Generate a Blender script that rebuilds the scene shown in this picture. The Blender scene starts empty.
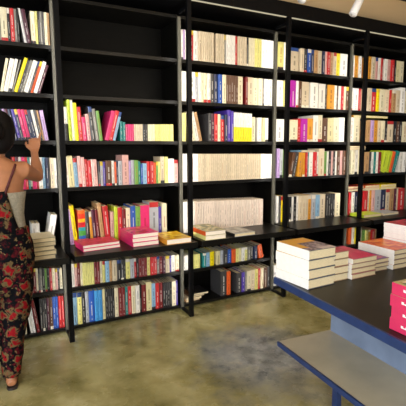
import bpy, bmesh, math, random
from mathutils import Vector, Matrix

scene = bpy.context.scene
C = scene.collection

# ---------------------------------------------------------------- camera
cam_d = bpy.data.cameras.new('camera')
cam = bpy.data.objects.new('camera', cam_d)
C.objects.link(cam)
scene.camera = cam
F_PX, PITCH, YAW, ROLL = 410.39, -0.1307, 0.4818, -0.0055
cam_d.sensor_fit = 'HORIZONTAL'
cam_d.sensor_width = 36.0
cam_d.lens = 36.0 * F_PX / 406.0
cam_d.clip_start = 0.05
fw = Vector((math.sin(YAW) * math.cos(PITCH), math.cos(YAW) * math.cos(PITCH), math.sin(PITCH)))
rt = Vector((math.cos(YAW), -math.sin(YAW), 0))
up = rt.cross(fw)
rt2 = rt * math.cos(ROLL) + up * math.sin(ROLL)
up2 = -rt * math.sin(ROLL) + up * math.cos(ROLL)
M = Matrix((rt2, up2, -fw)).transposed().to_4x4()
M.translation = Vector((-1.4799, -3.0605, 1.4343))
cam.matrix_world = M

# ---------------------------------------------------------------- world, lights, exposure
scene.view_settings.view_transform = 'Standard'
scene.view_settings.look = 'None'
scene.view_settings.gamma = 1.0
scene.view_settings.use_curve_mapping = False
scene.view_settings.exposure = 0.0
world = bpy.data.worlds.new('world')
scene.world = world
world.use_nodes = True
wb = world.node_tree.nodes['Background']
wb.inputs[0].default_value = (0.80, 0.86, 1.0, 1)
wb.inputs[1].default_value = 0.2


def area(name, loc, target, size, power, col, size_y=None):
    d = bpy.data.lights.new(name, 'AREA')
    d.energy = power
    d.color = col
    d.size = size
    if size_y:
        d.shape = 'RECTANGLE'
        d.size_y = size_y
    o = bpy.data.objects.new(name, d)
    C.objects.link(o)
    o.location = loc
    o.rotation_euler = (Vector(target) - Vector(loc)).to_track_quat('-Z', 'Y').to_euler()
    return o


def spot(name, loc, target, power, col, ang=70, rad=0.04):
    d = bpy.data.lights.new(name, 'SPOT')
    d.energy = power
    d.color = col
    d.spot_size = math.radians(ang)
    d.spot_blend = 0.8
    d.shadow_soft_size = rad
    o = bpy.data.objects.new(name, d)
    C.objects.link(o)
    o.location = loc
    o.rotation_euler = (Vector(target) - Vector(loc)).to_track_quat('-Z', 'Y').to_euler()
    return o


# daylight from the shop window behind and to the left of the camera
area('window_light', (-3.6, -5.6, 1.9), (0.6, 0.2, 1.1), 3.2, 350, (0.95, 0.97, 1.0), 2.2)
area('window_side_light', (-4.4, -2.2, 1.5), (0.0, -1.6, 0.8), 1.8, 75, (0.86, 0.93, 1.0), 1.8)
# ceiling spots along the track, aimed at the shelves
WARM = (1.0, 0.93, 0.82)
for sx in (-1.55, -0.45, 0.1, 1.75, 2.4):
    spot('track_spot', (sx, -0.56, 2.46), (sx + 0.1, 0.25, 0.9), 16, WARM, 95)
area('ceiling_fill', (0.6, -2.2, 1.9), (0.9, -1.2, 2.72), 1.6, 34, (1.0, 0.84, 0.62))  # unseen fill light added below the ceiling to brighten it


# ---------------------------------------------------------------- materials
def lin(h):
    h = h.lstrip('#')
    out = []
    for i in (0, 2, 4):
        c = int(h[i:i + 2], 16) / 255
        out.append(c / 12.92 if c <= 0.04045 else ((c + 0.055) / 1.055) ** 2.4)
    return tuple(out)


def mat(name, col, rough=0.5, metal=0.0, noise=0.0, nscale=30.0, bump=0.0, stretch=(1, 1, 1), spec=0.5, coat=0.0):
    m = bpy.data.materials.new(name)
    m.use_nodes = True
    nt = m.node_tree
    b = nt.nodes['Principled BSDF']
    b.inputs['Roughness'].default_value = rough
    b.inputs['Metallic'].default_value = metal
    b.inputs['Specular IOR Level'].default_value = spec
    b.inputs['Coat Weight'].default_value = coat
    tc = nt.nodes.new('ShaderNodeTexCoord')
    mp = nt.nodes.new('ShaderNodeMapping')
    mp.inputs['Scale'].default_value = stretch
    nz = nt.nodes.new('ShaderNodeTexNoise')
    nz.inputs['Scale'].default_value = nscale
    nz.inputs['Detail'].default_value = 5
    nt.links.new(tc.outputs['Object'], mp.inputs[0])
    nt.links.new(mp.outputs[0], nz.inputs['Vector'])
    cr = nt.nodes.new('ShaderNodeValToRGB')
    lo = tuple(max(0, c * (1 - noise)) for c in col)
    hi = tuple(min(1, c * (1 + noise)) for c in col)
    cr.color_ramp.elements[0].color = (*lo, 1)
    cr.color_ramp.elements[0].position = 0.3
    cr.color_ramp.elements[1].color = (*hi, 1)
    cr.color_ramp.elements[1].position = 0.7
    nt.links.new(nz.outputs[0], cr.inputs[0])
    nt.links.new(cr.outputs[0], b.inputs['Base Color'])
    if bump:
        bp = nt.nodes.new('ShaderNodeBump')
        bp.inputs['Strength'].default_value = bump
        bp.inputs['Distance'].default_value = 0.002
        nt.links.new(nz.outputs[0], bp.inputs['Height'])
        nt.links.new(bp.outputs[0], b.inputs['Normal'])
    return m


def emit_mat(name, col, s):
    m = bpy.data.materials.new(name)
    m.use_nodes = True
    b = m.node_tree.nodes['Principled BSDF']
    b.inputs['Base Color'].default_value = (0.12, 0.12, 0.11, 1)
    b.inputs['Emission Color'].default_value = (*col, 1)
    b.inputs['Emission Strength'].default_value = s
    return m


M_BOARD = mat('black_stained_board', (0.0028, 0.0025, 0.0019), 0.5, 0, 0.5, 14, 0.15, (1, 1, 12), 0.08)
M_SHELF = mat('black_stained_shelf', (0.0042, 0.0038, 0.0031), 0.38, 0, 0.4, 14, 0.15, (1, 12, 1), 0.25)
M_POST = mat('black_steel', (0.003, 0.003, 0.0035), 0.45, 0.0, 0.3, 40, 0, (1, 1, 1), 0.12)
M_EDGE = mat('led_lit_upright', (0.085, 0.08, 0.06), 0.45, 0.1, 0.25, 30, 0.1, (1, 1, 0.2))  # lighter grey stands in for LED light falling on the shelf uprights
M_LED = emit_mat('led_strip_glow', (1.0, 0.88, 0.58), 0.42)
M_LEDV = emit_mat('led_post_glow', (1.0, 0.96, 0.90), 26.0)
M_PAGES = mat('paper_pages', lin('d9c9a2'), 0.85, 0, 0.10, 60, 0.4, (1, 1, 8))
M_PAGESW = mat('white_paper_pages', lin('e6dccb'), 0.85, 0, 0.08, 60, 0.4, (1, 1, 8))
M_TTOP = mat('table_top_black', (0.010, 0.008, 0.007), 0.42, 0, 0.4, 9, 0.1, (1, 1, 1), 0.3)
M_TBLUE = mat('blue_steel_edge', lin('223561'), 0.4, 0.1, 0.15, 20, 0.05)
M_TPALE = mat('pale_blue_panel', lin('74839b'), 0.35, 0.1, 0.25, 5, 0.05)
M_TSHELF = mat('dusty_beige_shelf', lin('b0a78e'), 0.35, 0.0, 0.18, 4, 0.05)
M_LAMP = mat('white_lamp_metal', (0.62, 0.63, 0.66), 0.35)
M_SKIN = mat('skin', lin('a06a48'), 0.5, 0, 0.08, 20, 0.05)
M_HAIR = mat('dark_hair', (0.004, 0.003, 0.003), 0.55, 0, 0.5, 60, 0.5, (1, 1, 0.15), 0.12)
M_GREY = mat('grey_knit', lin('928c7c'), 0.9, 0, 0.2, 90, 0.5)
M_SOLE = mat('sandal_leather', (0.02, 0.012, 0.01), 0.6, 0, 0.2, 30)


def cover_mat():
    m = bpy.data.materials.new('book_cover')
    m.use_nodes = True
    nt = m.node_tree
    b = nt.nodes['Principled BSDF']
    at = nt.nodes.new('ShaderNodeAttribute')
    at.attribute_name = 'Col'
    tc = nt.nodes.new('ShaderNodeTexCoord')
    nz = nt.nodes.new('ShaderNodeTexNoise')
    nz.inputs['Scale'].default_value = 45
    mx = nt.nodes.new('ShaderNodeMix')
    mx.data_type = 'RGBA'
    mx.blend_type = 'MULTIPLY'
    mx.inputs[0].default_value = 0.16
    nt.links.new(tc.outputs['Object'], nz.inputs['Vector'])
    nt.links.new(at.outputs['Color'], mx.inputs[6])
    nt.links.new(nz.outputs[0], mx.inputs[7])
    nt.links.new(mx.outputs[2], b.inputs['Base Color'])
    b.inputs['Roughness'].default_value = 0.42
    b.inputs['Coat Weight'].default_value = 0.12
    b.inputs['Coat Roughness'].default_value = 0.25
    return m


M_COVER = cover_mat()


def floor_mat():
    m = bpy.data.materials.new('polished_concrete')
    m.use_nodes = True
    nt = m.node_tree
    b = nt.nodes['Principled BSDF']
    tc = nt.nodes.new('ShaderNodeTexCoord')

    def nz(s, d=6, r=0.6):
        n = nt.nodes.new('ShaderNodeTexNoise')
        n.inputs['Scale'].default_value = s
        n.inputs['Detail'].default_value = d
        n.inputs['Roughness'].default_value = r
        nt.links.new(tc.outputs['Object'], n.inputs['Vector'])
        return n

    def ramp(src, stops):
        r = nt.nodes.new('ShaderNodeValToRGB')
        e = r.color_ramp.elements
        e[0].position, e[0].color = stops[0][0], (*stops[0][1], 1)
        e[1].position, e[1].color = stops[-1][0], (*stops[-1][1], 1)
        for p, c in stops[1:-1]:
            q = e.new(p)
            q.color = (*c, 1)
        nt.links.new(src.outputs[0], r.inputs[0])
        return r

    base = ramp(nz(2.2, 8, 0.65), [(0.36, lin('6a6438')), (0.5, lin('958d5e')), (0.64, lin('b3ac80'))])
    blue = ramp(nz(7.0, 10, 0.75), [(0.35, lin('4a505a')), (0.6, lin('a4a8ac'))])
    # worn grey-blue area of the screed, between the shelves and the table
    sep = nt.nodes.new('ShaderNodeVectorMath')
    sep.operation = 'DISTANCE'
    nt.links.new(tc.outputs['Object'], sep.inputs[0])
    sep.inputs[1].default_value = (0.17, -0.85, 0)
    ad = nt.nodes.new('ShaderNodeMath')
    ad.operation = 'MULTIPLY_ADD'
    nt.links.new(nz(3.5, 8, 0.7).outputs[0], ad.inputs[0])
    ad.inputs[1].default_value = 1.1
    nt.links.new(sep.outputs['Value'], ad.inputs[2])
    mr = nt.nodes.new('ShaderNodeMapRange')
    mr.inputs['From Min'].default_value = 0.78
    mr.inputs['From Max'].default_value = 1.15
    mr.inputs['To Min'].default_value = 0.85
    mr.inputs['To Max'].default_value = 0.0
    nt.links.new(ad.outputs[0], mr.inputs['Value'])
    mx = nt.nodes.new('ShaderNodeMix')
    mx.data_type = 'RGBA'
    nt.links.new(mr.outputs[0], mx.inputs[0])
    nt.links.new(base.outputs[0], mx.inputs[6])
    nt.links.new(blue.outputs[0], mx.inputs[7])
    nt.links.new(mx.outputs[2], b.inputs['Base Color'])
    rr = nt.nodes.new('ShaderNodeMapRange')
    rr.inputs['To Min'].default_value = 0.12
    rr.inputs['To Max'].default_value = 0.42
    nt.links.new(nz(5).outputs[0], rr.inputs['Value'])
    nt.links.new(rr.outputs[0], b.inputs['Roughness'])
    return m


def floral_mat():
    m = bpy.data.materials.new('dark_floral_cloth')
    m.use_nodes = True
    nt = m.node_tree
    b = nt.nodes['Principled BSDF']
    b.inputs['Roughness'].default_value = 0.85
    b.inputs['Specular IOR Level'].default_value = 0.08
    tc = nt.nodes.new('ShaderNodeTexCoord')
    wn = nt.nodes.new('ShaderNodeTexNoise')
    wn.inputs['Scale'].default_value = 22
    wn.inputs['Detail'].default_value = 3
    nt.links.new(tc.outputs['Object'], wn.inputs['Vector'])
    wa = nt.nodes.new('ShaderNodeVectorMath')
    wa.operation = 'MULTIPLY_ADD'
    nt.links.new(wn.outputs['Color'], wa.inputs[0])
    wa.inputs[1].default_value = (0.09, 0.09, 0.09)
    nt.links.new(tc.outputs['Object'], wa.inputs[2])

    def vor(scale, off):
        ad = nt.nodes.new('ShaderNodeVectorMath')
        ad.operation = 'ADD'
        ad.inputs[1].default_value = off
        nt.links.new(wa.outputs[0], ad.inputs[0])
        v = nt.nodes.new('ShaderNodeTexVoronoi')
        v.inputs['Scale'].default_value = scale
        nt.links.new(ad.outputs[0], v.inputs['Vector'])
        return v

    def ring(v, a, c):
        r = nt.nodes.new('ShaderNodeValToRGB')
        e = r.color_ramp.elements
        e[0].position, e[0].color = a, (1, 1, 1, 1)
        e[1].position, e[1].color = c, (0, 0, 0, 1)
        nt.links.new(v.outputs['Distance'], r.inputs[0])
        return r

    def mix(fac, c1, c2):
        x = nt.nodes.new('ShaderNodeMix')
        x.data_type = 'RGBA'
        nt.links.new(fac.outputs[0], x.inputs[0])
        if isinstance(c1, tuple):
            x.inputs[6].default_value = (*c1, 1)
        else:
            nt.links.new(c1.outputs[2], x.inputs[6])
        x.inputs[7].default_value = (*c2, 1)
        return x

    a0 = mix(ring(vor(26, (5, 2, 4)), 0.25, 0.5), (0.003, 0.003, 0.004), lin('4c1118'))
    a1 = mix(ring(vor(34, (2, 8, 1)), 0.14, 0.24), a0, lin('6c5c40'))
    a2 = mix(ring(vor(15, (3, 1, 7)), 0.42, 0.5), a1, lin('5c4c32'))
    a3 = mix(ring(vor(15, (3, 1, 7)), 0.27, 0.35), a2, lin('7c1219'))
    a4 = mix(ring(vor(40, (1, 5, 2)), 0.2, 0.36), a3, (0.004, 0.004, 0.006))
    nt.links.new(a4.outputs[2], b.inputs['Base Color'])
    return m


M_FLORAL = floral_mat()


# ---------------------------------------------------------------- helpers
def finish(name, bm, m, parent=None, smooth=False, loc=None):
    me = bpy.data.meshes.new(name)
    bm.normal_update()
    bm.to_mesh(me)
    bm.free()
    for x in (m if isinstance(m, (list, tuple)) else [m]):
        me.materials.append(x)
    if smooth:
        for p in me.polygons:
            p.use_smooth = True
    o = bpy.data.objects.new(name, me)
    C.objects.link(o)
    if parent is not None:
        o.parent = parent
    if loc is not None:
        o.location = loc
    return o


def box(bm, x0, x1, y0, y1, z0, z1, bev=0.0, mi=0):
    vs = [bm.verts.new((x, y, z)) for x in (x0, x1) for y in (y0, y1) for z in (z0, z1)]
    fs = []
    for q in ((0, 1, 3, 2), (4, 6, 7, 5), (0, 4, 5, 1), (2, 3, 7, 6), (0, 2, 6, 4), (1, 5, 7, 3)):
        f = bm.faces.new([vs[i] for i in q])
        f.material_index = mi
        fs.append(f)
    if bev:
        es = list({e for f in fs for e in f.edges})
        bmesh.ops.bevel(bm, geom=es, offset=bev, segments=2, affect='EDGES', profile=0.5)
    return fs


def tube(bm, pts, n=16, cap=True, ref=(0, 1, 0)):
    """pts: (centre, rx, ry); rx along the side axis, ry along ref-ish axis"""
    rings = []
    cs = [Vector(p[0]) for p in pts]
    for i, (c, rx, ry) in enumerate(pts):
        c = Vector(c)
        t = (cs[min(i + 1, len(cs) - 1)] - cs[max(i - 1, 0)]).normalized()
        r = Vector(ref)
        s = r.cross(t)
        if s.length < 1e-3:
            s = Vector((1, 0, 0)).cross(t)
        s.normalize()
        v = t.cross(s).normalized()
        rings.append([bm.verts.new(c + s * rx * math.cos(2 * math.pi * k / n) + v * ry * math.sin(2 * math.pi * k / n))
                      for k in range(n)])
    for a, b in zip(rings, rings[1:]):
        for k in range(n):
            bm.faces.new((a[k], a[(k + 1) % n], b[(k + 1) % n], b[k]))
    if cap:
        bm.faces.new(rings[0][::-1])
        bm.faces.new(rings[-1])
    return rings


def thing(name, label, cat, loc=(0, 0, 0), rotz=0.0, group=None):
    o = bpy.data.objects.new(name, None)
    o.empty_display_size = 0.05
    C.objects.link(o)
    o.location = loc
    o.rotation_euler = (0, 0, rotz)
    o['label'] = label
    o['category'] = cat
    if group:
        o['group'] = group
    return o


def struct(name, bm, m):
    o = finish(name, bm, m)
    o['kind'] = 'structure'
    return o


# ---------------------------------------------------------------- the room
bm = bmesh.new()
box(bm, -5.0, 5.5, -7.0, 0.62, -0.1, 0.0)
struct('floor', bm, floor_mat())
bm = bmesh.new()
box(bm, -5.0, 5.5, -7.0, 0.62, 2.72, 2.82)
struct('ceiling', bm, mat('beige_ceiling_paint', lin('dcc29a'), 0.9, 0, 0.03, 3))
bm = bmesh.new()
box(bm, -5.0, 5.5, 0.62, 0.72, 0.0, 2.72)
struct('wall_back', bm, mat('dark_wall_paint', (0.02, 0.018, 0.016), 0.9, 0, 0.1, 5))
bm = bmesh.new()
box(bm, -5.0, 5.5, -0.560, -0.535, 2.700, 2.7195)
struct('trim_1', bm, M_POST)

# ---------------------------------------------------------------- bookcases
SZ = [2.1845, 1.8402, 1.5027, 1.1474, 0.6942, 0.354, 0.0397]
FY, BY = 0.187, 0.542
TH = 0.028
BAYS = [('leftmost', 'leftmost black bookcase bay, full of books, behind the woman in floral overalls'),
        ('second', 'second black bookcase bay from the left, its two top shelves empty'),
        ('middle', 'middle black bookcase bay with two long runs of beige volumes'),
        ('fourth', 'fourth black bookcase bay from the left, behind the white stack on the table'),
        ('rightmost', 'rightmost black bookcase bay with lime and white books, cut by the right edge')]
for i, (nm, lab) in enumerate(BAYS):
    x0 = i - 2
    g = thing('bookcase', lab, 'bookcase', (x0, 0, 0), 0, 'black bookcase bays along the wall')
    bm = bmesh.new()
    box(bm, 0.016, 0.984, BY, BY + 0.012, 0.03, 2.52)
    finish('back_panel', bm, M_BOARD, g)
    for sx in ([0.0] if i else [0.0]):
        bm = bmesh.new()
        box(bm, sx - 0.014, sx + 0.014, FY + 0.012, BY + 0.012, 0.0, 2.52)
        finish('side_panel', bm, M_BOARD, g)
        bm = bmesh.new()
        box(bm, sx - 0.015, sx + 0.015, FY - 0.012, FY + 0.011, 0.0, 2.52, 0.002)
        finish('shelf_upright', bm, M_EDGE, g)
        bm = bmesh.new()
        box(bm, sx - 0.018, sx + 0.018, -0.018, 0.018, 0.0, 2.60, 0.002)
        p = finish('front_post', bm, M_POST, g)
        bm = bmesh.new()
        box(bm, sx - 0.006, sx + 0.006, 0.0185, 0.0235, 0.72, 2.50)
        box(bm, sx - 0.006, sx + 0.006, 0.0185, 0.0235, 0.06, 0.62)
        q = finish('light_strip', bm, M_LEDV, p)
        bm = bmesh.new()
        box(bm, sx - 0.012, sx + 0.012, 0.018, FY - 0.012, 0.0, 0.024, 0.002)
        finish('foot_bar', bm, M_POST, g)
        bm = bmesh.new()
        box(bm, sx - 0.012, sx + 0.012, 0.018, FY - 0.012, 2.535, 2.56, 0.002)
        finish('top_bar', bm, M_POST, g)
    if i == 4:
        bm = bmesh.new()
        box(bm, 0.986, 1.014, FY + 0.012, BY + 0.012, 0.0, 2.52)
        finish('side_panel', bm, M_BOARD, g)
        bm = bmesh.new()
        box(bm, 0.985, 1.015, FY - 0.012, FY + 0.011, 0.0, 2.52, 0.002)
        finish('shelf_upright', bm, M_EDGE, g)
    for k, z in enumerate(SZ):
        bm = bmesh.new()
        if k == 4:
            continue
        box(bm, 0.0155, 0.9845, FY - (0.01 if k > 4 else 0.0), BY - 0.001, z - (TH if k < 6 else 0.022), z, 0.0015)
        # little shelf brackets at both ends
        for ex in (0.0165, 0.9685):
            box(bm, ex, ex + 0.015, FY + 0.02, FY + 0.07, z - (TH if k < 6 else 0.022) - 0.010, z - (TH if k < 6 else 0.022))
        finish('shelf', bm, M_SHELF, g)
    bm = bmesh.new()
    box(bm, 0.0155, 0.9845, FY - 0.01, BY - 0.001, 2.505, 2.53, 0.0015)
    finish('top_board', bm, M_SHELF, g)
    bm = bmesh.new()
    box(bm, 0.019, 0.981, -0.178, BY - 0.001, 0.6942 - 0.045, 0.6942, 0.002)
    finish('ledge', bm, M_SHELF, g)
    bm = bmesh.new()
    box(bm, -0.018, 0.9815, -0.024, 0.0, 2.60, 2.7195)
    box(bm, -0.018, 0.9815, 0.0, BY, 2.60, 2.615)
    cn = finish('cornice', bm, M_POST, g)
    bm = bmesh.new()
    box(bm, 0.022, 0.962, -0.012, 0.000, 2.5925, 2.5995)
    finish('light_strip', bm, M_LED, cn)

# ---------------------------------------------------------------- books
HEX = dict(w='e6e2d8', W='f4f2ec', c='e2d8b6', C='dcd19e', b='d3c2a4', t='b58d60', k='141414', K='1c1a1c', d='3c3b3c',  # W also stands for post LED glare, coloured into the beige run's ends
           g='7f7c74', l='aeb1b6', r='c02428', R='701418', m='d4286a', M='aa1f9c', p='d8a8a0', o='dd5a20', O='d4922a',
           y='f0d800', Y='ddd680', G='6f9f48', L='b8cc30', T='1e7f7a', B='2553a8', N='1d2748', s='86aecb', S='3f8fcc',
           P='b294c4', V='4c36a0', n='5b3a24', a='4c1a30', z='d8401c', u='8a8478', v='d8b020', q='dccbbb')
NAME = dict(w='white', W='bright white', c='cream', C='buff', b='beige', t='tan', k='black', K='black', d='dark grey',
            g='grey', l='light grey', r='red', R='dark red', m='pink', M='magenta', p='pale pink', o='orange',
            O='ochre', y='yellow', Y='pale yellow', G='green', L='lime', T='teal', B='blue', N='navy', s='pale blue',
            S='sky blue', P='lilac', V='violet', n='brown', a='maroon', z='rainbow striped', q='pinkish beige')


def lum(c):
    return 0.3 * c[0] + 0.6 * c[1] + 0.1 * c[2]


def jit(c, rng, a=0.12):
    k = 1 + rng.uniform(-a, a)
    return tuple(min(1, max(0, x * k)) for x in c)


def grid_face(bm, layer, o, du, dv, nu, nv, colf, off=None):
    """a quad grid from corner o; colf(i, j) gives the printed colour"""
    V = [[bm.verts.new(Vector(o) + Vector(du) * (i / nu) + Vector(dv) * (j / nv) + (off(i / nu) if off else Vector()))
          for j in range(nv + 1)] for i in range(nu + 1)]
    for i in range(nu):
        for j in range(nv):
            f = bm.faces.new((V[i][j], V[i + 1][j], V[i + 1][j + 1], V[i][j + 1]))
            c = colf(i, j)
            for l in f.loops:
                l[layer] = (*c, 1)


def spine_print(code, c, c2, rng, nv, series=0):
    """printed look of a spine: title run, bands, mark"""
    dark = lum(c) > 0.22
    ink = tuple(x * 0.10 for x in c) if dark else (0.75, 0.72, 0.66)
    if rng.random() < 0.25 and dark:
        ink = rng.choice([lin('9c1c1c'), lin('1c2c6c'), lin('303030'), lin('a05010')])
    rows = {}
    style = rng.random()
    t0 = int(nv * rng.uniform(0.12, 0.3))
    t1 = int(nv * rng.uniform(0.55, 0.85))
    if code == 'z':
        pal = [lin(h) for h in ('e0301c', '2a62b8', '4ba040', '2a9aa0', 'c81c28', 'e8b010', 'e03818', 'e07020')]
        return lambda i, j: pal[min(7, j * 8 // nv)]
    band = None
    if style < 0.16 and not series and code[0] not in 'Wwc':
        band = (int(nv * 0.86), nv, jit(rng.choice([lin('b02020'), lin('e0c030'), lin('20407c'), lin('d8d0c0')]), rng))
    elif style < 0.26 and not series:
        band = (0, int(nv * 0.14), jit(rng.choice([lin('b02020'), lin('e6dec8'), lin('26262a')]), rng))
    word = [rng.random() < 0.78 for _ in range(nv)]

    def f(i, j):
        if c2 is not None and j < nv * 0.5:
            base = c2
        else:
            base = c
        if band and band[0] <= j < band[1]:
            base = band[2]
        if i == 2:
            if t0 <= j <= t1 and word[j]:
                k = 0.42 if series else 0.55
                return tuple(b * (1 - k) + n * k for b, n in zip(base, ink))
            if j == 1:
                return tuple(b * 0.5 + n * 0.5 for b, n in zip(base, ink))
        return base
    return f


def cover_upright(w, h, d, code, seed, nv=20, series=0):
    """U-shaped cover: spine at y=0 facing -Y, boards to y=d; local x 0..w"""
    rng = random.Random(seed)
    c = jit(lin(HEX[code[0]]), rng, 0.09 if series else 0.10)
    c2 = lin(HEX[code[1]]) if len(code) > 1 else None
    bm = bmesh.new()
    lay = bm.loops.layers.float_color.new('Col')
    t = min(0.0025, w * 0.16)
    f = spine_print(code[0], c, c2, rng, nv, series)
    bulge = min(0.003, w * 0.12)
    grid_face(bm, lay, (0, 0, 0), (w, 0, 0), (0, 0, h), 5, nv, f,
              lambda u: Vector((0, -bulge * (1 - (2 * u - 1) ** 2), 0)))
    side = lambda i, j: c if c2 is None or j >= 1 else c2
    # outside of boards, inner faces, edges
    grid_face(bm, lay, (w, 0, 0), (0, d, 0), (0, 0, h), 2, 2, side)
    grid_face(bm, lay, (0, d, 0), (0, -d, 0), (0, 0, h), 2, 2, side)
    grid_face(bm, lay, (t, 0, 0), (0, d, 0), (0, 0, h), 1, 1, side)
    grid_face(bm, lay, (w - t, d, 0), (0, -d, 0), (0, 0, h), 1, 1, side)
    for x in (0, w - t):
        grid_face(bm, lay, (x, 0, h), (t, 0, 0), (0, d, 0), 1, 1, side)
        grid_face(bm, lay, (x, d, 0), (t, 0, 0), (0, -d, 0), 1, 1, side)
        grid_face(bm, lay, (x + t, d, 0), (-t, 0, 0), (0, 0, h), 1, 1, side)
    grid_face(bm, lay, (t, 0, h), (w - 2 * t, 0, 0), (0, t, 0), 1, 1, side)
    grid_face(bm, lay, (t, t, h), (w - 2 * t, 0, 0), (0, 0, -h), 1, 1, side)
    return bm, t


def pages_upright(bm, w, h, d, t, mi=0):
    e = 0.003
    return box(bm, t + 0.0001, w - t - 0.0001, t + 0.0002, d - e, e * 0.5, h - e, 0, mi)


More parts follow.
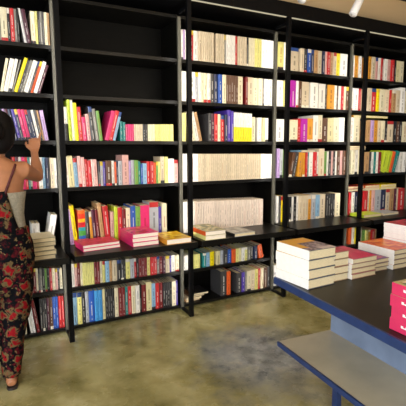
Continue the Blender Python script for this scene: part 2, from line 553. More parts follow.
DATA = """00,-1.347,0.0086,0.221,0,g,0,0
00,-1.337,0.0428,0.221,0,c,0,1
00,-1.294,0.0170,0.222,0,K,0,0
00,-1.276,0.0260,0.222,0,r,0,1
00,-1.250,0.0173,0.223,0,g,0,0
00,-1.232,0.0114,0.223,0,k,0,0
00,-1.189,0.0162,0.232,-8,W,0,0
00,-1.173,0.0272,0.226,-8,a,0,1
00,-1.145,0.0303,0.224,0,c,0,1
00,-1.114,0.0167,0.225,0,Y,0,0
00,-1.097,0.0112,0.225,0,K,0,0
00,-1.085,0.0168,0.226,0,g,0,0
00,-1.067,0.0141,0.226,0,d,0,0
00,-1.053,0.0199,0.226,0,c,0,0
00,-1.032,0.0143,0.227,0,t,0,0
01,-1.368,0.0189,0.232,12,c,0,1
01,-1.349,0.0311,0.233,14,w,0,1
01,-1.317,0.0218,0.233,14,w,0,1
01,-1.295,0.0123,0.235,16,g,0,0
01,-1.282,0.0253,0.253,19,y,0,1
01,-1.256,0.0157,0.238,19,d,0,0
01,-1.240,0.0190,0.238,19,g,0,1
01,-1.220,0.0324,0.237,19,w,0,1
01,-1.187,0.0127,0.237,19,d,0,0
01,-1.174,0.0195,0.237,19,o,0,1
01,-1.154,0.0263,0.236,19,W,0,1
01,-1.127,0.0197,0.214,19,a,0,0
02,-1.358,0.0128,0.221,-10,w,0,0
02,-1.344,0.0155,0.221,-10,N,0,0
02,-1.328,0.0156,0.221,-10,P,0,0
02,-1.312,0.0190,0.221,-10,a,0,0
02,-1.292,0.0224,0.221,-10,N,0,1
02,-1.269,0.0192,0.221,-10,V,0,0
02,-1.250,0.0193,0.221,-10,N,0,0
02,-1.230,0.0215,0.221,-10,m,0,1
02,-1.207,0.0216,0.221,-10,m,0,1
02,-1.185,0.0211,0.220,-10,N,0,1
02,-1.164,0.0233,0.220,-10,N,0,1
02,-1.140,0.0186,0.220,-10,w,0,0
02,-1.120,0.0167,0.220,-10,d,0,0
02,-1.103,0.0133,0.220,-10,t,0,0
02,-1.089,0.0274,0.219,-8,P,0,1
03,-1.321,0.0198,0.237,0,r,0,1
03,-1.300,0.0193,0.237,0,a,0,0
03,-1.280,0.0194,0.236,0,w,0,0
03,-1.260,0.0195,0.235,0,m,0,0
03,-1.240,0.0197,0.234,0,r,0,0
03,-1.220,0.0130,0.234,0,T,0,0
03,-1.206,0.0130,0.233,0,w,0,0
03,-1.193,0.0303,0.232,0,m,0,1
03,-1.162,0.0132,0.231,0,r,0,0
03,-1.148,0.0272,0.231,0,W,0,1
03,-1.120,0.0204,0.230,0,s,0,0
03,-1.099,0.0205,0.229,0,N,0,0
03,-1.078,0.0100,0.228,0,K,0,0
03,-1.067,0.0279,0.227,0,b,0,1
03,-1.039,0.0209,0.226,0,W,0,0
05,-1.488,0.0189,0.247,0,r,0,1
05,-1.468,0.0184,0.243,0,c,0,0
05,-1.449,0.0250,0.239,0,R,0,1
05,-1.424,0.0381,0.234,0,n,0,1
05,-1.385,0.0255,0.228,0,k,0,1
05,-1.359,0.0257,0.223,0,a,0,1
05,-1.333,0.0259,0.218,0,c,0,1
05,-1.306,0.0261,0.213,0,b,0,1
05,-1.279,0.0264,0.208,0,r,0,1
05,-1.252,0.0198,0.204,0,c,0,0
05,-1.232,0.0233,0.200,0,R,0,0
05,-1.208,0.0132,0.196,0,c,0,0
05,-1.194,0.0132,0.194,0,K,0,0
05,-1.181,0.0133,0.191,0,g,0,0
05,-1.167,0.0203,0.188,0,K,0,0
05,-1.146,0.0134,0.185,0,G,0,0
05,-1.132,0.0205,0.182,0,K,0,0
05,-1.111,0.0171,0.178,0,r,0,0
05,-1.093,0.0208,0.175,0,c,0,0
05,-1.071,0.0173,0.171,0,p,0,0
05,-1.054,0.0138,0.168,0,K,0,0
05,-1.039,0.0211,0.165,0,c,0,0
06,-1.508,0.0185,0.258,0,c,0,1
06,-1.489,0.0243,0.258,0,t,0,1
06,-1.464,0.0213,0.258,0,b,0,1
06,-1.442,0.0183,0.258,0,r,0,0
06,-1.423,0.0248,0.258,0,a,0,1
06,-1.398,0.0250,0.259,0,n,0,1
06,-1.372,0.0252,0.259,0,K,0,1
06,-1.346,0.0320,0.259,0,a,0,1
06,-1.314,0.0191,0.259,0,c,0,0
06,-1.267,0.0208,0.260,-6,w,0,1
06,-1.246,0.0149,0.261,-6,W,0,0
06,-1.222,0.0241,0.262,-8,R,0,1
06,-1.197,0.0182,0.259,0,K,0,0
06,-1.178,0.0152,0.260,0,K,0,0
06,-1.163,0.0184,0.260,0,K,0,0
06,-1.144,0.0154,0.260,0,a,0,0
06,-1.127,0.0249,0.260,0,n,0,1
06,-1.102,0.0219,0.260,0,B,0,1
06,-1.080,0.0189,0.260,0,B,0,0
06,-1.060,0.0222,0.260,0,r,0,1
06,-1.037,0.0192,0.260,0,r,0,0
12,-0.966,0.0181,0.294,-3,L,0,1
12,-0.947,0.0322,0.250,-2,wk,0,1
12,-0.914,0.0215,0.303,-2,L,0,1
12,-0.892,0.0216,0.304,-2,w,0,1
12,-0.870,0.0255,0.283,-2,y,0,1
12,-0.840,0.0305,0.254,-3,r,0,1
12,-0.809,0.0287,0.180,-3,m,0,0
12,-0.777,0.0276,0.204,-4,p,0,1
12,-0.746,0.0278,0.258,-5,d,0,1
12,-0.714,0.0281,0.245,-6,g,0,1
12,-0.685,0.0252,0.230,-6,G,0,1
12,-0.648,0.0318,0.238,15,m,0,1
12,-0.616,0.0315,0.240,15,r,0,1
12,-0.583,0.0237,0.232,15,s,0,0
12,-0.518,0.0220,0.155,0,T,0,0
12,-0.496,0.0185,0.148,0,T,0,0
12,-0.477,0.0167,0.132,0,m,1,0
12,-0.459,0.0168,0.133,0,m,1,0
12,-0.442,0.0169,0.133,0,m,1,0
12,-0.424,0.0170,0.133,0,m,1,0
12,-0.407,0.0144,0.134,0,b,2,0
12,-0.392,0.0145,0.134,0,b,2,0
12,-0.377,0.0145,0.134,0,b,2,0
12,-0.362,0.0146,0.134,0,b,2,0
12,-0.347,0.0146,0.135,0,b,2,0
12,-0.331,0.0233,0.135,0,K,0,0
12,-0.307,0.0195,0.136,0,d,0,0
12,-0.287,0.0196,0.136,0,c,3,0
12,-0.267,0.0197,0.136,0,c,3,0
12,-0.247,0.0199,0.137,0,c,3,0
12,-0.226,0.0160,0.137,0,Y,4,0
12,-0.210,0.0160,0.137,0,Y,4,0
12,-0.193,0.0161,0.138,0,Y,4,0
12,-0.176,0.0203,0.138,0,Y,5,0
12,-0.156,0.0204,0.139,0,Y,5,0
12,-0.135,0.0185,0.139,0,Y,6,0
12,-0.116,0.0186,0.139,0,Y,6,0
12,-0.096,0.0187,0.140,0,Y,6,0
12,-0.077,0.0188,0.140,0,Y,6,0
13,-0.965,0.0182,0.240,-3,w,0,0
13,-0.946,0.0177,0.232,-3,w,0,0
13,-0.928,0.0399,0.239,-3,C,0,1
13,-0.888,0.0292,0.223,-3,s,0,1
13,-0.858,0.0257,0.237,-2,p,0,1
13,-0.832,0.0259,0.228,-2,p,0,1
13,-0.805,0.0223,0.212,-2,r,0,0
13,-0.782,0.0263,0.203,-2,r,0,0
13,-0.755,0.0148,0.210,-2,w,0,0
13,-0.740,0.0305,0.210,-2,p,0,1
13,-0.709,0.0174,0.193,0,K,0,0
13,-0.691,0.0230,0.192,0,l,0,0
13,-0.667,0.0176,0.191,0,V,0,0
13,-0.649,0.0474,0.198,0,n,0,1
13,-0.601,0.0236,0.197,0,w,0,0
13,-0.577,0.0156,0.188,0,o,0,0
13,-0.561,0.0157,0.196,0,N,0,0
13,-0.544,0.0323,0.195,0,l,0,1
13,-0.511,0.0534,0.242,0,p,0,1
13,-0.457,0.0204,0.192,0,P,0,0
13,-0.436,0.0248,0.199,0,l,0,0
13,-0.411,0.0335,0.198,0,G,0,1
13,-0.377,0.0209,0.189,0,T,0,0
13,-0.355,0.0167,0.164,0,B,0,0
13,-0.338,0.0342,0.171,0,s,0,0
13,-0.303,0.0301,0.186,0,r,0,0
13,-0.273,0.0304,0.185,0,r,0,0
13,-0.242,0.0217,0.176,0,o,0,0
13,-0.219,0.0173,0.183,0,G,0,0
13,-0.201,0.0219,0.183,0,Y,0,0
13,-0.179,0.0357,0.224,0,b,0,1
13,-0.143,0.0315,0.223,0,Y,0,1
13,-0.111,0.0550,0.205,0,W,0,1
13,-0.055,0.0369,0.195,0,p,0,1
14,-0.979,0.0150,0.272,0,c,0,0
14,-0.940,0.0272,0.280,-5,P,0,1
14,-0.913,0.0309,0.311,-5,y,0,1
14,-0.881,0.0556,0.269,0,z,0,1
14,-0.825,0.0282,0.252,0,d,0,1
14,-0.784,0.0213,0.252,-3,O,0,0
14,-0.762,0.0286,0.267,-3,a,0,1
14,-0.733,0.0216,0.266,-3,R,0,1
14,-0.702,0.0327,0.314,-5,t,0,1
14,-0.668,0.0441,0.289,-4,r,0,1
14,-0.624,0.0298,0.238,0,p,0,1
14,-0.593,0.0300,0.278,0,L,0,1
14,-0.563,0.0379,0.269,0,r,0,1
14,-0.524,0.0306,0.251,0,R,0,1
14,-0.493,0.0387,0.259,0,c,0,1
14,-0.453,0.0408,0.274,0,B,0,1
14,-0.412,0.0434,0.265,0,G,0,1
14,-0.368,0.0800,0.272,0,m,0,1
14,-0.288,0.0817,0.295,0,l,0,1
14,-0.205,0.0272,0.251,0,V,0,1
14,-0.177,0.0462,0.276,0,c,0,1
15,-0.982,0.0166,0.161,0,Y,0,0
15,-0.965,0.0167,0.158,0,c,0,0
15,-0.948,0.0214,0.191,0,w,0,0
15,-0.926,0.0202,0.190,0,p,0,0
15,-0.905,0.0237,0.189,0,R,0,0
15,-0.880,0.0171,0.188,0,c,0,0
15,-0.863,0.0172,0.187,0,Y,7,0
15,-0.845,0.0173,0.186,0,Y,7,0
15,-0.827,0.0173,0.185,0,Y,7,0
15,-0.809,0.0174,0.184,0,Y,7,0
15,-0.791,0.0175,0.183,0,Y,7,0
15,-0.773,0.0229,0.182,0,R,8,0
15,-0.750,0.0231,0.181,0,R,8,0
15,-0.726,0.0215,0.180,0,c,0,0
15,-0.704,0.0219,0.179,0,Y,0,0
15,-0.681,0.0317,0.177,0,s,0,0
15,-0.649,0.0238,0.176,0,t,0,0
15,-0.624,0.0405,0.174,0,b,0,1
15,-0.583,0.0326,0.173,0,K,0,0
15,-0.550,0.0245,0.171,0,d,0,0
15,-0.525,0.0162,0.170,0,k,0,0
15,-0.508,0.0376,0.169,0,Y,0,1
15,-0.470,0.0337,0.167,0,l,0,0
15,-0.436,0.0210,0.166,0,r,0,0
15,-0.414,0.0168,0.165,0,k,0,0
15,-0.397,0.0241,0.164,0,R,9,0
15,-0.372,0.0243,0.163,0,R,9,0
15,-0.347,0.0245,0.162,0,R,9,0
15,-0.322,0.0306,0.160,0,Y,0,0
15,-0.291,0.0308,0.159,0,r,0,0
15,-0.259,0.0266,0.157,0,r,0,0
15,-0.232,0.0268,0.156,0,g,0,0
15,-0.205,0.0270,0.155,0,R,0,0
15,-0.177,0.0272,0.153,0,a,0,0
15,-0.150,0.0367,0.152,0,b,0,0
15,-0.112,0.0182,0.150,0,V,0,0
15,-0.094,0.0373,0.149,0,w,0,0
15,-0.056,0.0376,0.147,0,c,0,0
16,-0.956,0.0390,0.267,0,s,0,1
16,-0.916,0.0349,0.265,0,Y,0,1
16,-0.881,0.0273,0.263,0,k,0,1
16,-0.853,0.0275,0.262,0,l,0,1
16,-0.825,0.0440,0.260,0,B,0,1
16,-0.780,0.0321,0.258,0,S,10,1
16,-0.748,0.0324,0.257,0,S,10,1
16,-0.715,0.0244,0.256,0,C,0,1
16,-0.690,0.0182,0.255,0,K,11,0
16,-0.671,0.0183,0.254,0,K,11,0
16,-0.652,0.0184,0.253,0,K,11,0
16,-0.633,0.0185,0.252,0,K,11,0
16,-0.614,0.0337,0.251,0,c,0,1
16,-0.579,0.0275,0.249,0,R,12,1
16,-0.551,0.0277,0.248,0,R,12,1
16,-0.523,0.0257,0.247,0,T,0,1
16,-0.497,0.0303,0.245,0,r,0,1
16,-0.466,0.0350,0.244,0,c,0,1
16,-0.430,0.0354,0.242,0,w,0,1
16,-0.394,0.0175,0.241,0,k,0,0
16,-0.376,0.0405,0.239,0,R,0,1
16,-0.335,0.0502,0.255,0,C,0,1
16,-0.284,0.0367,0.235,0,s,0,1
16,-0.247,0.0324,0.233,0,r,0,1
16,-0.214,0.0326,0.232,0,R,0,1
16,-0.181,0.0209,0.231,0,K,13,0
16,-0.159,0.0210,0.230,0,K,13,0
16,-0.138,0.0212,0.229,0,K,13,0
16,-0.116,0.0213,0.228,0,K,13,0
16,-0.094,0.0386,0.226,0,c,0,1
16,-0.055,0.0211,0.225,0,V,0,0
20,0.028,0.0183,0.245,0,w,0,0
20,0.047,0.0178,0.245,0,P,0,0
20,0.065,0.0151,0.245,0,w,0,0
20,0.081,0.0272,0.246,0,b,0,1
20,0.109,0.0321,0.246,0,r,0,1
20,0.141,0.0419,0.246,0,w,0,1
20,0.184,0.0376,0.247,0,b,0,1
20,0.222,0.0186,0.247,0,b,14,0
20,0.241,0.0187,0.247,0,b,14,0
20,0.261,0.0188,0.247,0,b,14,0
20,0.280,0.0189,0.247,0,b,14,0
20,0.300,0.0190,0.248,0,b,14,0
20,0.319,0.0191,0.248,0,b,14,0
20,0.359,0.0212,0.248,0,b,15,0
20,0.380,0.0207,0.248,0,b,15,0
20,0.402,0.0208,0.248,0,b,15,0
20,0.423,0.0209,0.249,0,b,15,0
20,0.445,0.0198,0.249,0,g,0,0
20,0.465,0.0178,0.249,0,w,16,0
20,0.484,0.0179,0.249,0,w,16,0
20,0.502,0.0180,0.249,0,w,16,0
20,0.521,0.0181,0.250,0,w,16,0
20,0.539,0.0182,0.250,0,w,16,0
20,0.558,0.0256,0.250,0,r,0,0
20,0.584,0.0232,0.250,0,b,17,0
20,0.608,0.0233,0.250,0,b,17,0
20,0.632,0.0235,0.251,0,b,17,0
20,0.656,0.0236,0.251,0,b,17,0
20,0.680,0.0210,0.251,0,K,0,0
20,0.702,0.0212,0.251,0,c,18,0
20,0.724,0.0213,0.251,0,c,18,0
20,0.746,0.0214,0.252,0,c,18,0
20,0.768,0.0252,0.252,0,Y,19,0
20,0.793,0.0254,0.252,0,Y,19,0
20,0.819,0.0255,0.252,0,Y,19,0
20,0.846,0.0332,0.252,0,W,20,1
20,0.879,0.0335,0.253,0,W,20,1
20,0.914,0.0338,0.253,0,W,20,1
20,0.948,0.0341,0.253,0,W,20,1
21,0.028,0.0418,0.250,0,w,0,1
21,0.070,0.0276,0.250,0,w,0,1
21,0.099,0.0563,0.250,0,W,0,1
21,0.156,0.0282,0.250,0,l,0,1
21,0.184,0.0284,0.250,0,w,0,1
21,0.213,0.0238,0.249,0,c,0,0
21,0.238,0.0337,0.249,0,c,0,1
21,0.272,0.0341,0.249,0,w,0,1
21,0.307,0.0344,0.249,0,d,0,1
21,0.342,0.0397,0.249,0,N,0,1
21,0.382,0.0402,0.249,0,B,0,1
21,0.423,0.0406,0.249,0,c,0,1
21,0.464,0.0243,0.248,0,n,21,0
21,0.489,0.0245,0.248,0,n,21,0
21,0.514,0.0246,0.248,0,n,21,0
21,0.539,0.0248,0.248,0,n,21,0
21,0.565,0.0250,0.248,0,n,21,0
21,0.590,0.0586,0.248,0,c,0,1
21,0.671,0.0273,0.248,0,R,0,0
21,0.699,0.0658,0.247,0,b,0,1
21,0.765,0.0499,0.247,0,c,0,1
21,0.816,0.0505,0.247,0,c,0,1
21,0.867,0.0223,0.247,0,g,0,0
21,0.890,0.0456,0.247,0,W,0,1
21,0.936,0.0461,0.247,0,w,0,1
22,0.024,0.0382,0.238,0,Y,0,1
22,0.120,0.0392,0.257,-12,c,0,1
22,0.160,0.0340,0.255,-12,w,0,1
22,0.194,0.0293,0.254,-12,t,0,1
22,0.284,0.0306,0.245,0,d,0,1
22,0.315,0.0302,0.244,0,a,0,1
22,0.346,0.0357,0.243,0,r,0,1
22,0.382,0.0307,0.241,0,c,0,1
22,0.413,0.0363,0.231,0,r,0,1
22,0.450,0.0313,0.239,0,N,0,1
22,0.482,0.0369,0.282,0,V,0,1
22,0.520,0.0264,0.272,0,V,0,0
22,0.547,0.0274,0.262,0,wy,22,0
22,0.575,0.0275,0.261,0,wy,22,0
22,0.603,0.0277,0.260,0,wy,22,0
22,0.631,0.0279,0.259,0,wy,22,0
22,0.660,0.0281,0.258,0,wy,22,0
22,0.688,0.0283,0.257,0,wy,22,0
22,0.717,0.0285,0.256,0,wy,22,0
22,0.746,0.0451,0.227,0,c,0,1
22,0.815,0.0523,0.224,0,w,0,1
22,0.867,0.0346,0.222,0,C,0,0
22,0.903,0.0349,0.221,0,W,0,0
23,0.019,0.0234,0.245,0,W,23,0
23,0.043,0.0230,0.245,0,W,23,0
23,0.066,0.0231,0.245,0,W,23,0
23,0.090,0.0209,0.245,0,W,24,0
23,0.112,0.0210,0.244,0,W,24,0
23,0.133,0.0211,0.244,0,W,24,0
23,0.155,0.0212,0.244,0,W,24,0
23,0.177,0.0202,0.244,0,b,25,0
23,0.198,0.0203,0.244,0,b,25,0
23,0.218,0.0204,0.243,0,b,25,0
23,0.240,0.0206,0.243,0,b,25,0
23,0.261,0.0207,0.243,0,b,25,0
23,0.282,0.0208,0.243,0,b,25,0
23,0.303,0.0209,0.242,0,b,25,0
23,0.325,0.0210,0.242,0,b,25,0
23,0.346,0.0211,0.242,0,b,25,0
23,0.368,0.0213,0.242,0,b,25,0
23,0.390,0.0214,0.241,0,b,25,0
23,0.412,0.0215,0.241,0,b,25,0
23,0.434,0.0216,0.241,0,b,25,0
23,0.456,0.0218,0.241,0,b,25,0
23,0.479,0.0219,0.241,0,b,25,0
23,0.501,0.0220,0.240,0,b,25,0
23,0.524,0.0221,0.240,0,b,25,0
23,0.547,0.0223,0.240,0,b,25,0
23,0.569,0.0224,0.240,0,b,25,0
23,0.592,0.0225,0.239,0,b,25,0
23,0.616,0.0226,0.239,0,b,25,0
23,0.639,0.0228,0.239,0,b,25,0
23,0.662,0.0229,0.239,0,b,25,0
23,0.686,0.0230,0.238,0,b,25,0
23,0.709,0.0232,0.238,0,b,25,0
23,0.733,0.0233,0.238,0,b,25,0
23,0.757,0.0235,0.238,0,b,25,0
23,0.781,0.0236,0.237,0,b,25,0
23,0.805,0.0237,0.237,0,b,25,0
23,0.830,0.0239,0.237,0,b,25,0
23,0.854,0.0312,0.237,0,W,26,0
23,0.886,0.0314,0.236,0,W,26,0
23,0.918,0.0316,0.236,0,W,26,0
23,0.950,0.0319,0.236,0,W,26,0
24,0.023,0.0246,0.278,0,W,27,0
24,0.048,0.0241,0.277,0,W,27,0
24,0.072,0.0243,0.277,0,W,27,0
24,0.097,0.0395,0.276,0,W,0,1
24,0.137,0.0240,0.275,0,q,28,0
24,0.162,0.0241,0.274,0,q,28,0
24,0.187,0.0243,0.273,0,q,28,0
24,0.212,0.0244,0.272,0,q,28,0
24,0.237,0.0246,0.272,0,q,28,0
24,0.262,0.0247,0.271,0,q,28,0
24,0.287,0.0249,0.270,0,q,28,0
24,0.313,0.0250,0.269,0,q,28,0
24,0.338,0.0252,0.269,0,q,28,0
24,0.364,0.0254,0.268,0,q,28,0
24,0.390,0.0255,0.267,0,q,28,0
24,0.416,0.0257,0.266,0,q,28,0
24,0.442,0.0259,0.265,0,q,28,0
24,0.469,0.0260,0.265,0,q,28,0
24,0.495,0.0262,0.264,0,q,28,0
24,0.522,0.0264,0.263,0,q,28,0
24,0.549,0.0265,0.262,0,q,28,0
24,0.576,0.0267,0.261,0,q,28,0
24,0.604,0.0269,0.261,0,q,28,0
24,0.631,0.0271,0.260,0,q,28,0
24,0.659,0.0272,0.259,0,q,28,0
24,0.687,0.0274,0.258,0,q,28,0
24,0.715,0.0276,0.257,0,q,28,0
24,0.743,0.0278,0.256,0,q,28,0
24,0.771,0.0280,0.255,0,q,28,0
24,0.800,0.0282,0.255,0,q,28,0
24,0.828,0.0284,0.254,0,q,28,0
24,0.857,0.0285,0.253,0,q,28,0
25,0.018,0.0232,0.131,0,w,29,0
25,0.042,0.0227,0.131,0,w,29,0
25,0.065,0.0229,0.131,0,w,29,0
25,0.089,0.0247,0.131,0,Y,30,0
25,0.114,0.0248,0.131,0,Y,30,0
25,0.139,0.0250,0.131,0,Y,30,0
25,0.165,0.0252,0.131,0,Y,30,0
25,0.216,0.0366,0.131,0,T,0,0
25,0.253,0.0416,0.131,0,s,0,0
25,0.295,0.0474,0.132,0,y,0,0
25,0.364,0.0434,0.132,0,C,0,0
25,0.408,0.0322,0.132,0,l,0,0
25,0.441,0.0435,0.132,0,d,0,0
25,0.485,0.0440,0.132,0,B,0,0
25,0.530,0.0445,0.132,0,o,0,0
25,0.575,0.0335,0.132,0,Y,0,0
25,0.609,0.0338,0.132,0,C,0,0
25,0.644,0.0341,0.132,0,w,0,0
25,0.678,0.0343,0.132,0,Y,0,0
25,0.713,0.0346,0.132,0,g,0,0
25,0.748,0.0349,0.132,0,K,0,0
25,0.784,0.0472,0.132,0,N,0,0
25,0.854,0.0544,0.134,-10,o,0,0
26,0.413,0.0661,0.239,0,d,0,1
26,0.480,0.0440,0.231,0,o,0,1
26,0.592,0.0574,0.196,0,d,0,1
26,0.650,0.0365,0.199,0,V,0,0
26,0.688,0.0228,0.200,0,g,0,0
26,0.711,0.0465,0.202,0,c,0,1
26,0.758,0.0470,0.205,0,b,0,1
26,0.806,0.0354,0.207,0,Y,0,0
26,0.842,0.0297,0.209,0,r,0,0
26,0.872,0.0360,0.211,0,c,0,0
26,0.909,0.0425,0.213,0,n,0,1
26,0.952,0.0304,0.215,0,d,0,0
30,1.033,0.0720,0.254,0,Y,0,1
30,1.106,0.0726,0.255,0,W,0,1
30,1.194,0.1000,0.222,0,b,0,1
30,1.313,0.0447,0.223,0,b,0,1
30,1.359,0.0445,0.223,0,d,0,1
30,1.404,0.0450,0.224,0,B,0,1
30,1.449,0.0388,0.224,0,N,0,0
30,1.489,0.0525,0.224,0,t,0,1
30,1.542,0.0532,0.224,0,b,0,1
30,1.596,0.0401,0.225,0,N,0,0
30,1.636,0.0268,0.225,0,p,0,0
30,1.664,0.0477,0.225,0,r,0,1
30,1.712,0.0412,0.226,0,t,0,1
30,1.754,0.0416,0.226,0,b,0,1
30,1.796,0.0562,0.226,0,y,0,1
30,1.853,0.1006,0.227,0,W,0,1
31,1.032,0.0784,0.246,0,W,0,1
31,1.111,0.0545,0.246,0,Y,0,1
31,1.203,0.0689,0.257,0,M,0,1
31,1.273,0.0311,0.256,0,w,0,0
31,1.304,0.0377,0.255,0,n,0,1
31,1.343,0.0967,0.253,0,b,0,1
31,1.453,0.0997,0.251,0,w,0,1
31,1.566,0.0885,0.248,0,w,0,1
31,1.655,0.0270,0.247,0,d,0,0
31,1.683,0.0972,0.245,0,O,0,1
31,1.781,0.0349,0.243,0,w,0,0
31,1.816,0.0280,0.243,0,n,0,0
31,1.845,0.0353,0.242,0,w,0,0
31,1.880,0.0356,0.241,0,r,0,0
31,1.917,0.0286,0.240,0,c,0,0
31,1.946,0.0361,0.239,0,n,0,0
32,1.018,0.1205,0.216,0,W,0,1
32,1.202,0.0957,0.214,0,c,0,1
32,1.299,0.0448,0.227,0,r,0,1
32,1.344,0.0849,0.231,0,M,0,1
32,1.429,0.0798,0.235,0,O,0,1
32,1.510,0.0675,0.268,0,w,0,1
32,1.578,0.0546,0.272,0,c,0,1
32,1.633,0.0764,0.244,0,n,0,1
32,1.710,0.0776,0.248,0,C,0,1
32,1.788,0.0790,0.252,0,c,0,1
32,1.868,0.0729,0.256,0,W,0,1
33,1.048,0.0356,0.288,0,P,0,1
33,1.084,0.0353,0.280,0,l,0,1
33,1.120,0.0416,0.271,0,G,0,1
33,1.200,0.0368,0.249,12,n,0,1
33,1.237,0.0366,0.250,12,d,0,1
33,1.309,0.0564,0.246,4,O,0,1
33,1.382,0.0342,0.247,0,O,0,0
33,1.417,0.0230,0.247,0,r,0,0
33,1.441,0.0231,0.248,0,T,0,0
33,1.464,0.0525,0.249,0,w,0,1
33,1.517,0.0472,0.250,0,r,0,1
33,1.565,0.0298,0.251,0,w,0,0
33,1.596,0.0785,0.284,0,b,0,1
33,1.675,0.0306,0.254,0,G,0,0
33,1.706,0.0247,0.255,0,w,0,0
33,1.731,0.0373,0.256,0,K,0,0
33,1.769,0.0250,0.257,0,p,0,0
33,1.795,0.0378,0.258,0,K,0,0
33,1.833,0.0268,0.258,0,w,0,0
33,1.861,0.0421,0.259,0,n,0,1
33,1.903,0.0353,0.260,0,p,0,0
33,1.939,0.0428,0.261,0,n,0,1
34,1.058,0.0251,0.270,0,w,0,0
34,1.084,0.0246,0.267,0,d,0,0
34,1.109,0.0567,0.262,0,y,0,1
34,1.211,0.0325,0.253,0,K,0,0
34,1.244,0.0255,0.253,0,w,0,0
34,1.270,0.0389,0.253,0,K,0,1
34,1.309,0.0326,0.253,0,w,0,0
34,1.342,0.0395,0.253,0,b,31,1
34,1.383,0.0399,0.253,0,b,31,1
34,1.423,0.0402,0.253,0,b,31,1
34,1.464,0.0475,0.253,0,O,0,1
34,1.512,0.0550,0.253,0,l,0,1
34,1.568,0.0556,0.253,0,s,0,1
34,1.624,0.0850,0.253,0,b,0,1
34,1.709,0.0319,0.253,0,K,32,0
34,1.742,0.0321,0.253,0,K,32,0
34,1.775,0.0323,0.253,0,K,32,0
34,1.808,0.0326,0.253,0,K,32,0
34,1.841,0.0814,0.253,0,c,0,1
36,1.018,0.0684,0.218,0,W,0,1
40,2.018,0.0399,0.227,0,W,0,0
40,2.059,0.0606,0.228,0,O,0,1
40,2.125,0.0456,0.228,0,W,0,1
40,2.263,0.0548,0.239,0,O,0,1
40,2.318,0.0628,0.239,0,b,0,1
40,2.382,0.0395,0.238,0,p,0,0
40,2.422,0.0479,0.238,0,w,0,1
40,2.470,0.0320,0.238,0,r,0,0
40,2.527,0.0579,0.237,0,w,0,1
40,2.585,0.0495,0.236,0,p,0,1
40,2.635,0.0500,0.236,0,r,0,1
40,2.686,0.0334,0.236,0,k,0,0
40,2.720,0.0681,0.235,0,C,0,1
40,2.789,0.0691,0.235,0,c,0,1
41,2.018,0.0335,0.239,0,w,0,0
41,2.070,0.0760,0.236,0,W,0,1
41,2.146,0.0379,0.235,0,r,0,0
41,2.185,0.0773,0.233,0,b,0,1
41,2.278,0.0634,0.248,0,b,0,1
41,2.342,0.0798,0.249,0,r,0,1
41,2.422,0.0483,0.250,0,y,0,1
41,2.471,0.0902,0.250,0,c,0,1
41,2.562,0.0749,0.251,0,b,0,1
41,2.637,0.0333,0.251,0,r,0,0
41,2.671,0.0680,0.252,0,t,0,1
41,2.740,0.0689,0.252,0,b,0,1
41,2.809,0.0876,0.287,0,W,0,1
41,2.898,0.0530,0.254,0,c,0,1
42,2.018,0.0679,0.262,0,w,0,1
42,2.086,0.0968,0.267,0,c,0,1
42,2.292,0.0560,0.241,0,t,0,1
42,2.349,0.0479,0.241,0,P,0,1
42,2.397,0.0648,0.240,0,O,0,1
42,2.463,0.0573,0.240,0,b,0,1
42,2.521,0.0580,0.239,0,c,0,1
42,2.579,0.0417,0.239,0,K,0,0
42,2.622,0.1023,0.238,0,b,0,1
42,2.724,0.0516,0.238,0,K,0,1
42,2.777,0.0521,0.237,0,n,0,1
42,2.829,0.0527,0.237,0,K,0,1
42,2.883,0.0894,0.236,0,c,0,1
43,2.072,0.0575,0.264,0,c,0,1
43,2.130,0.0430,0.265,0,w,0,1
43,2.174,0.0730,0.266,0,c,0,1
43,2.287,0.0677,0.244,0,t,0,1
43,2.355,0.0299,0.244,0,d,0,0
43,2.385,0.0454,0.243,0,w,0,0
43,2.432,0.0304,0.243,0,T,0,0
43,2.462,0.0462,0.243,0,w,0,0
43,2.509,0.0309,0.242,0,R,0,0
43,2.541,0.0789,0.249,14,L,0,1
43,2.620,0.0639,0.249,14,L,0,1
43,2.685,0.0484,0.248,14,o,0,1
43,2.734,0.0489,0.253,18,T,0,1
43,2.861,0.0600,0.240,0,w,0,1
43,2.921,0.0608,0.239,0,W,0,1
44,2.059,0.0381,0.253,0,r,0,0
44,2.098,0.0455,0.253,0,w,0,1
44,2.144,0.0459,0.253,0,N,0,1
44,2.270,0.0797,0.260,0,r,0,1
44,2.350,0.0398,0.260,0,c,0,0
44,2.391,0.0319,0.260,0,O,0,0
44,2.423,0.0568,0.259,0,p,0,1
44,2.481,0.0993,0.259,0,l,0,1
44,2.581,0.0842,0.259,0,N,0,1
44,2.665,0.0682,0.259,0,b,0,1
44,2.734,0.0692,0.259,0,t,0,1
44,2.804,0.0346,0.259,0,a,0,0
44,2.839,0.0349,0.258,0,b,0,0
44,2.875,0.1072,0.258,0,r,0,1
45,2.079,0.0471,0.190,0,o,0,0
45,2.126,0.0390,0.186,0,w,0,0
45,2.166,0.0474,0.182,0,y,0,0
45,2.214,0.0397,0.178,0,r,0,0
45,2.254,0.0319,0.174,0,c,0,0
45,2.287,0.0587,0.139,0,G,0,0
45,2.346,0.0445,0.138,0,Y,0,0
45,2.391,0.0450,0.137,0,O,0,0
45,2.437,0.0606,0.136,0,r,0,0
45,2.498,0.0306,0.135,0,t,0,0"""
recs = []
for ln in DATA.split('\n'):
    a = ln.split(',')
    recs.append(dict(bay=int(a[0][0]), row=int(a[0][1]), x=float(a[1]), w=float(a[2]), h=float(a[3]), lean=int(a[4]),
                     code=a[5], ser=int(a[6]), keep=int(a[7])))
ROWN = ['top shelf', 'second shelf', 'third shelf', 'fourth shelf', 'ledge row', 'sixth shelf', 'bottom shelf']
BAYN = ['leftmost bay', 'second bay', 'middle bay', 'fourth bay', 'rightmost bay']
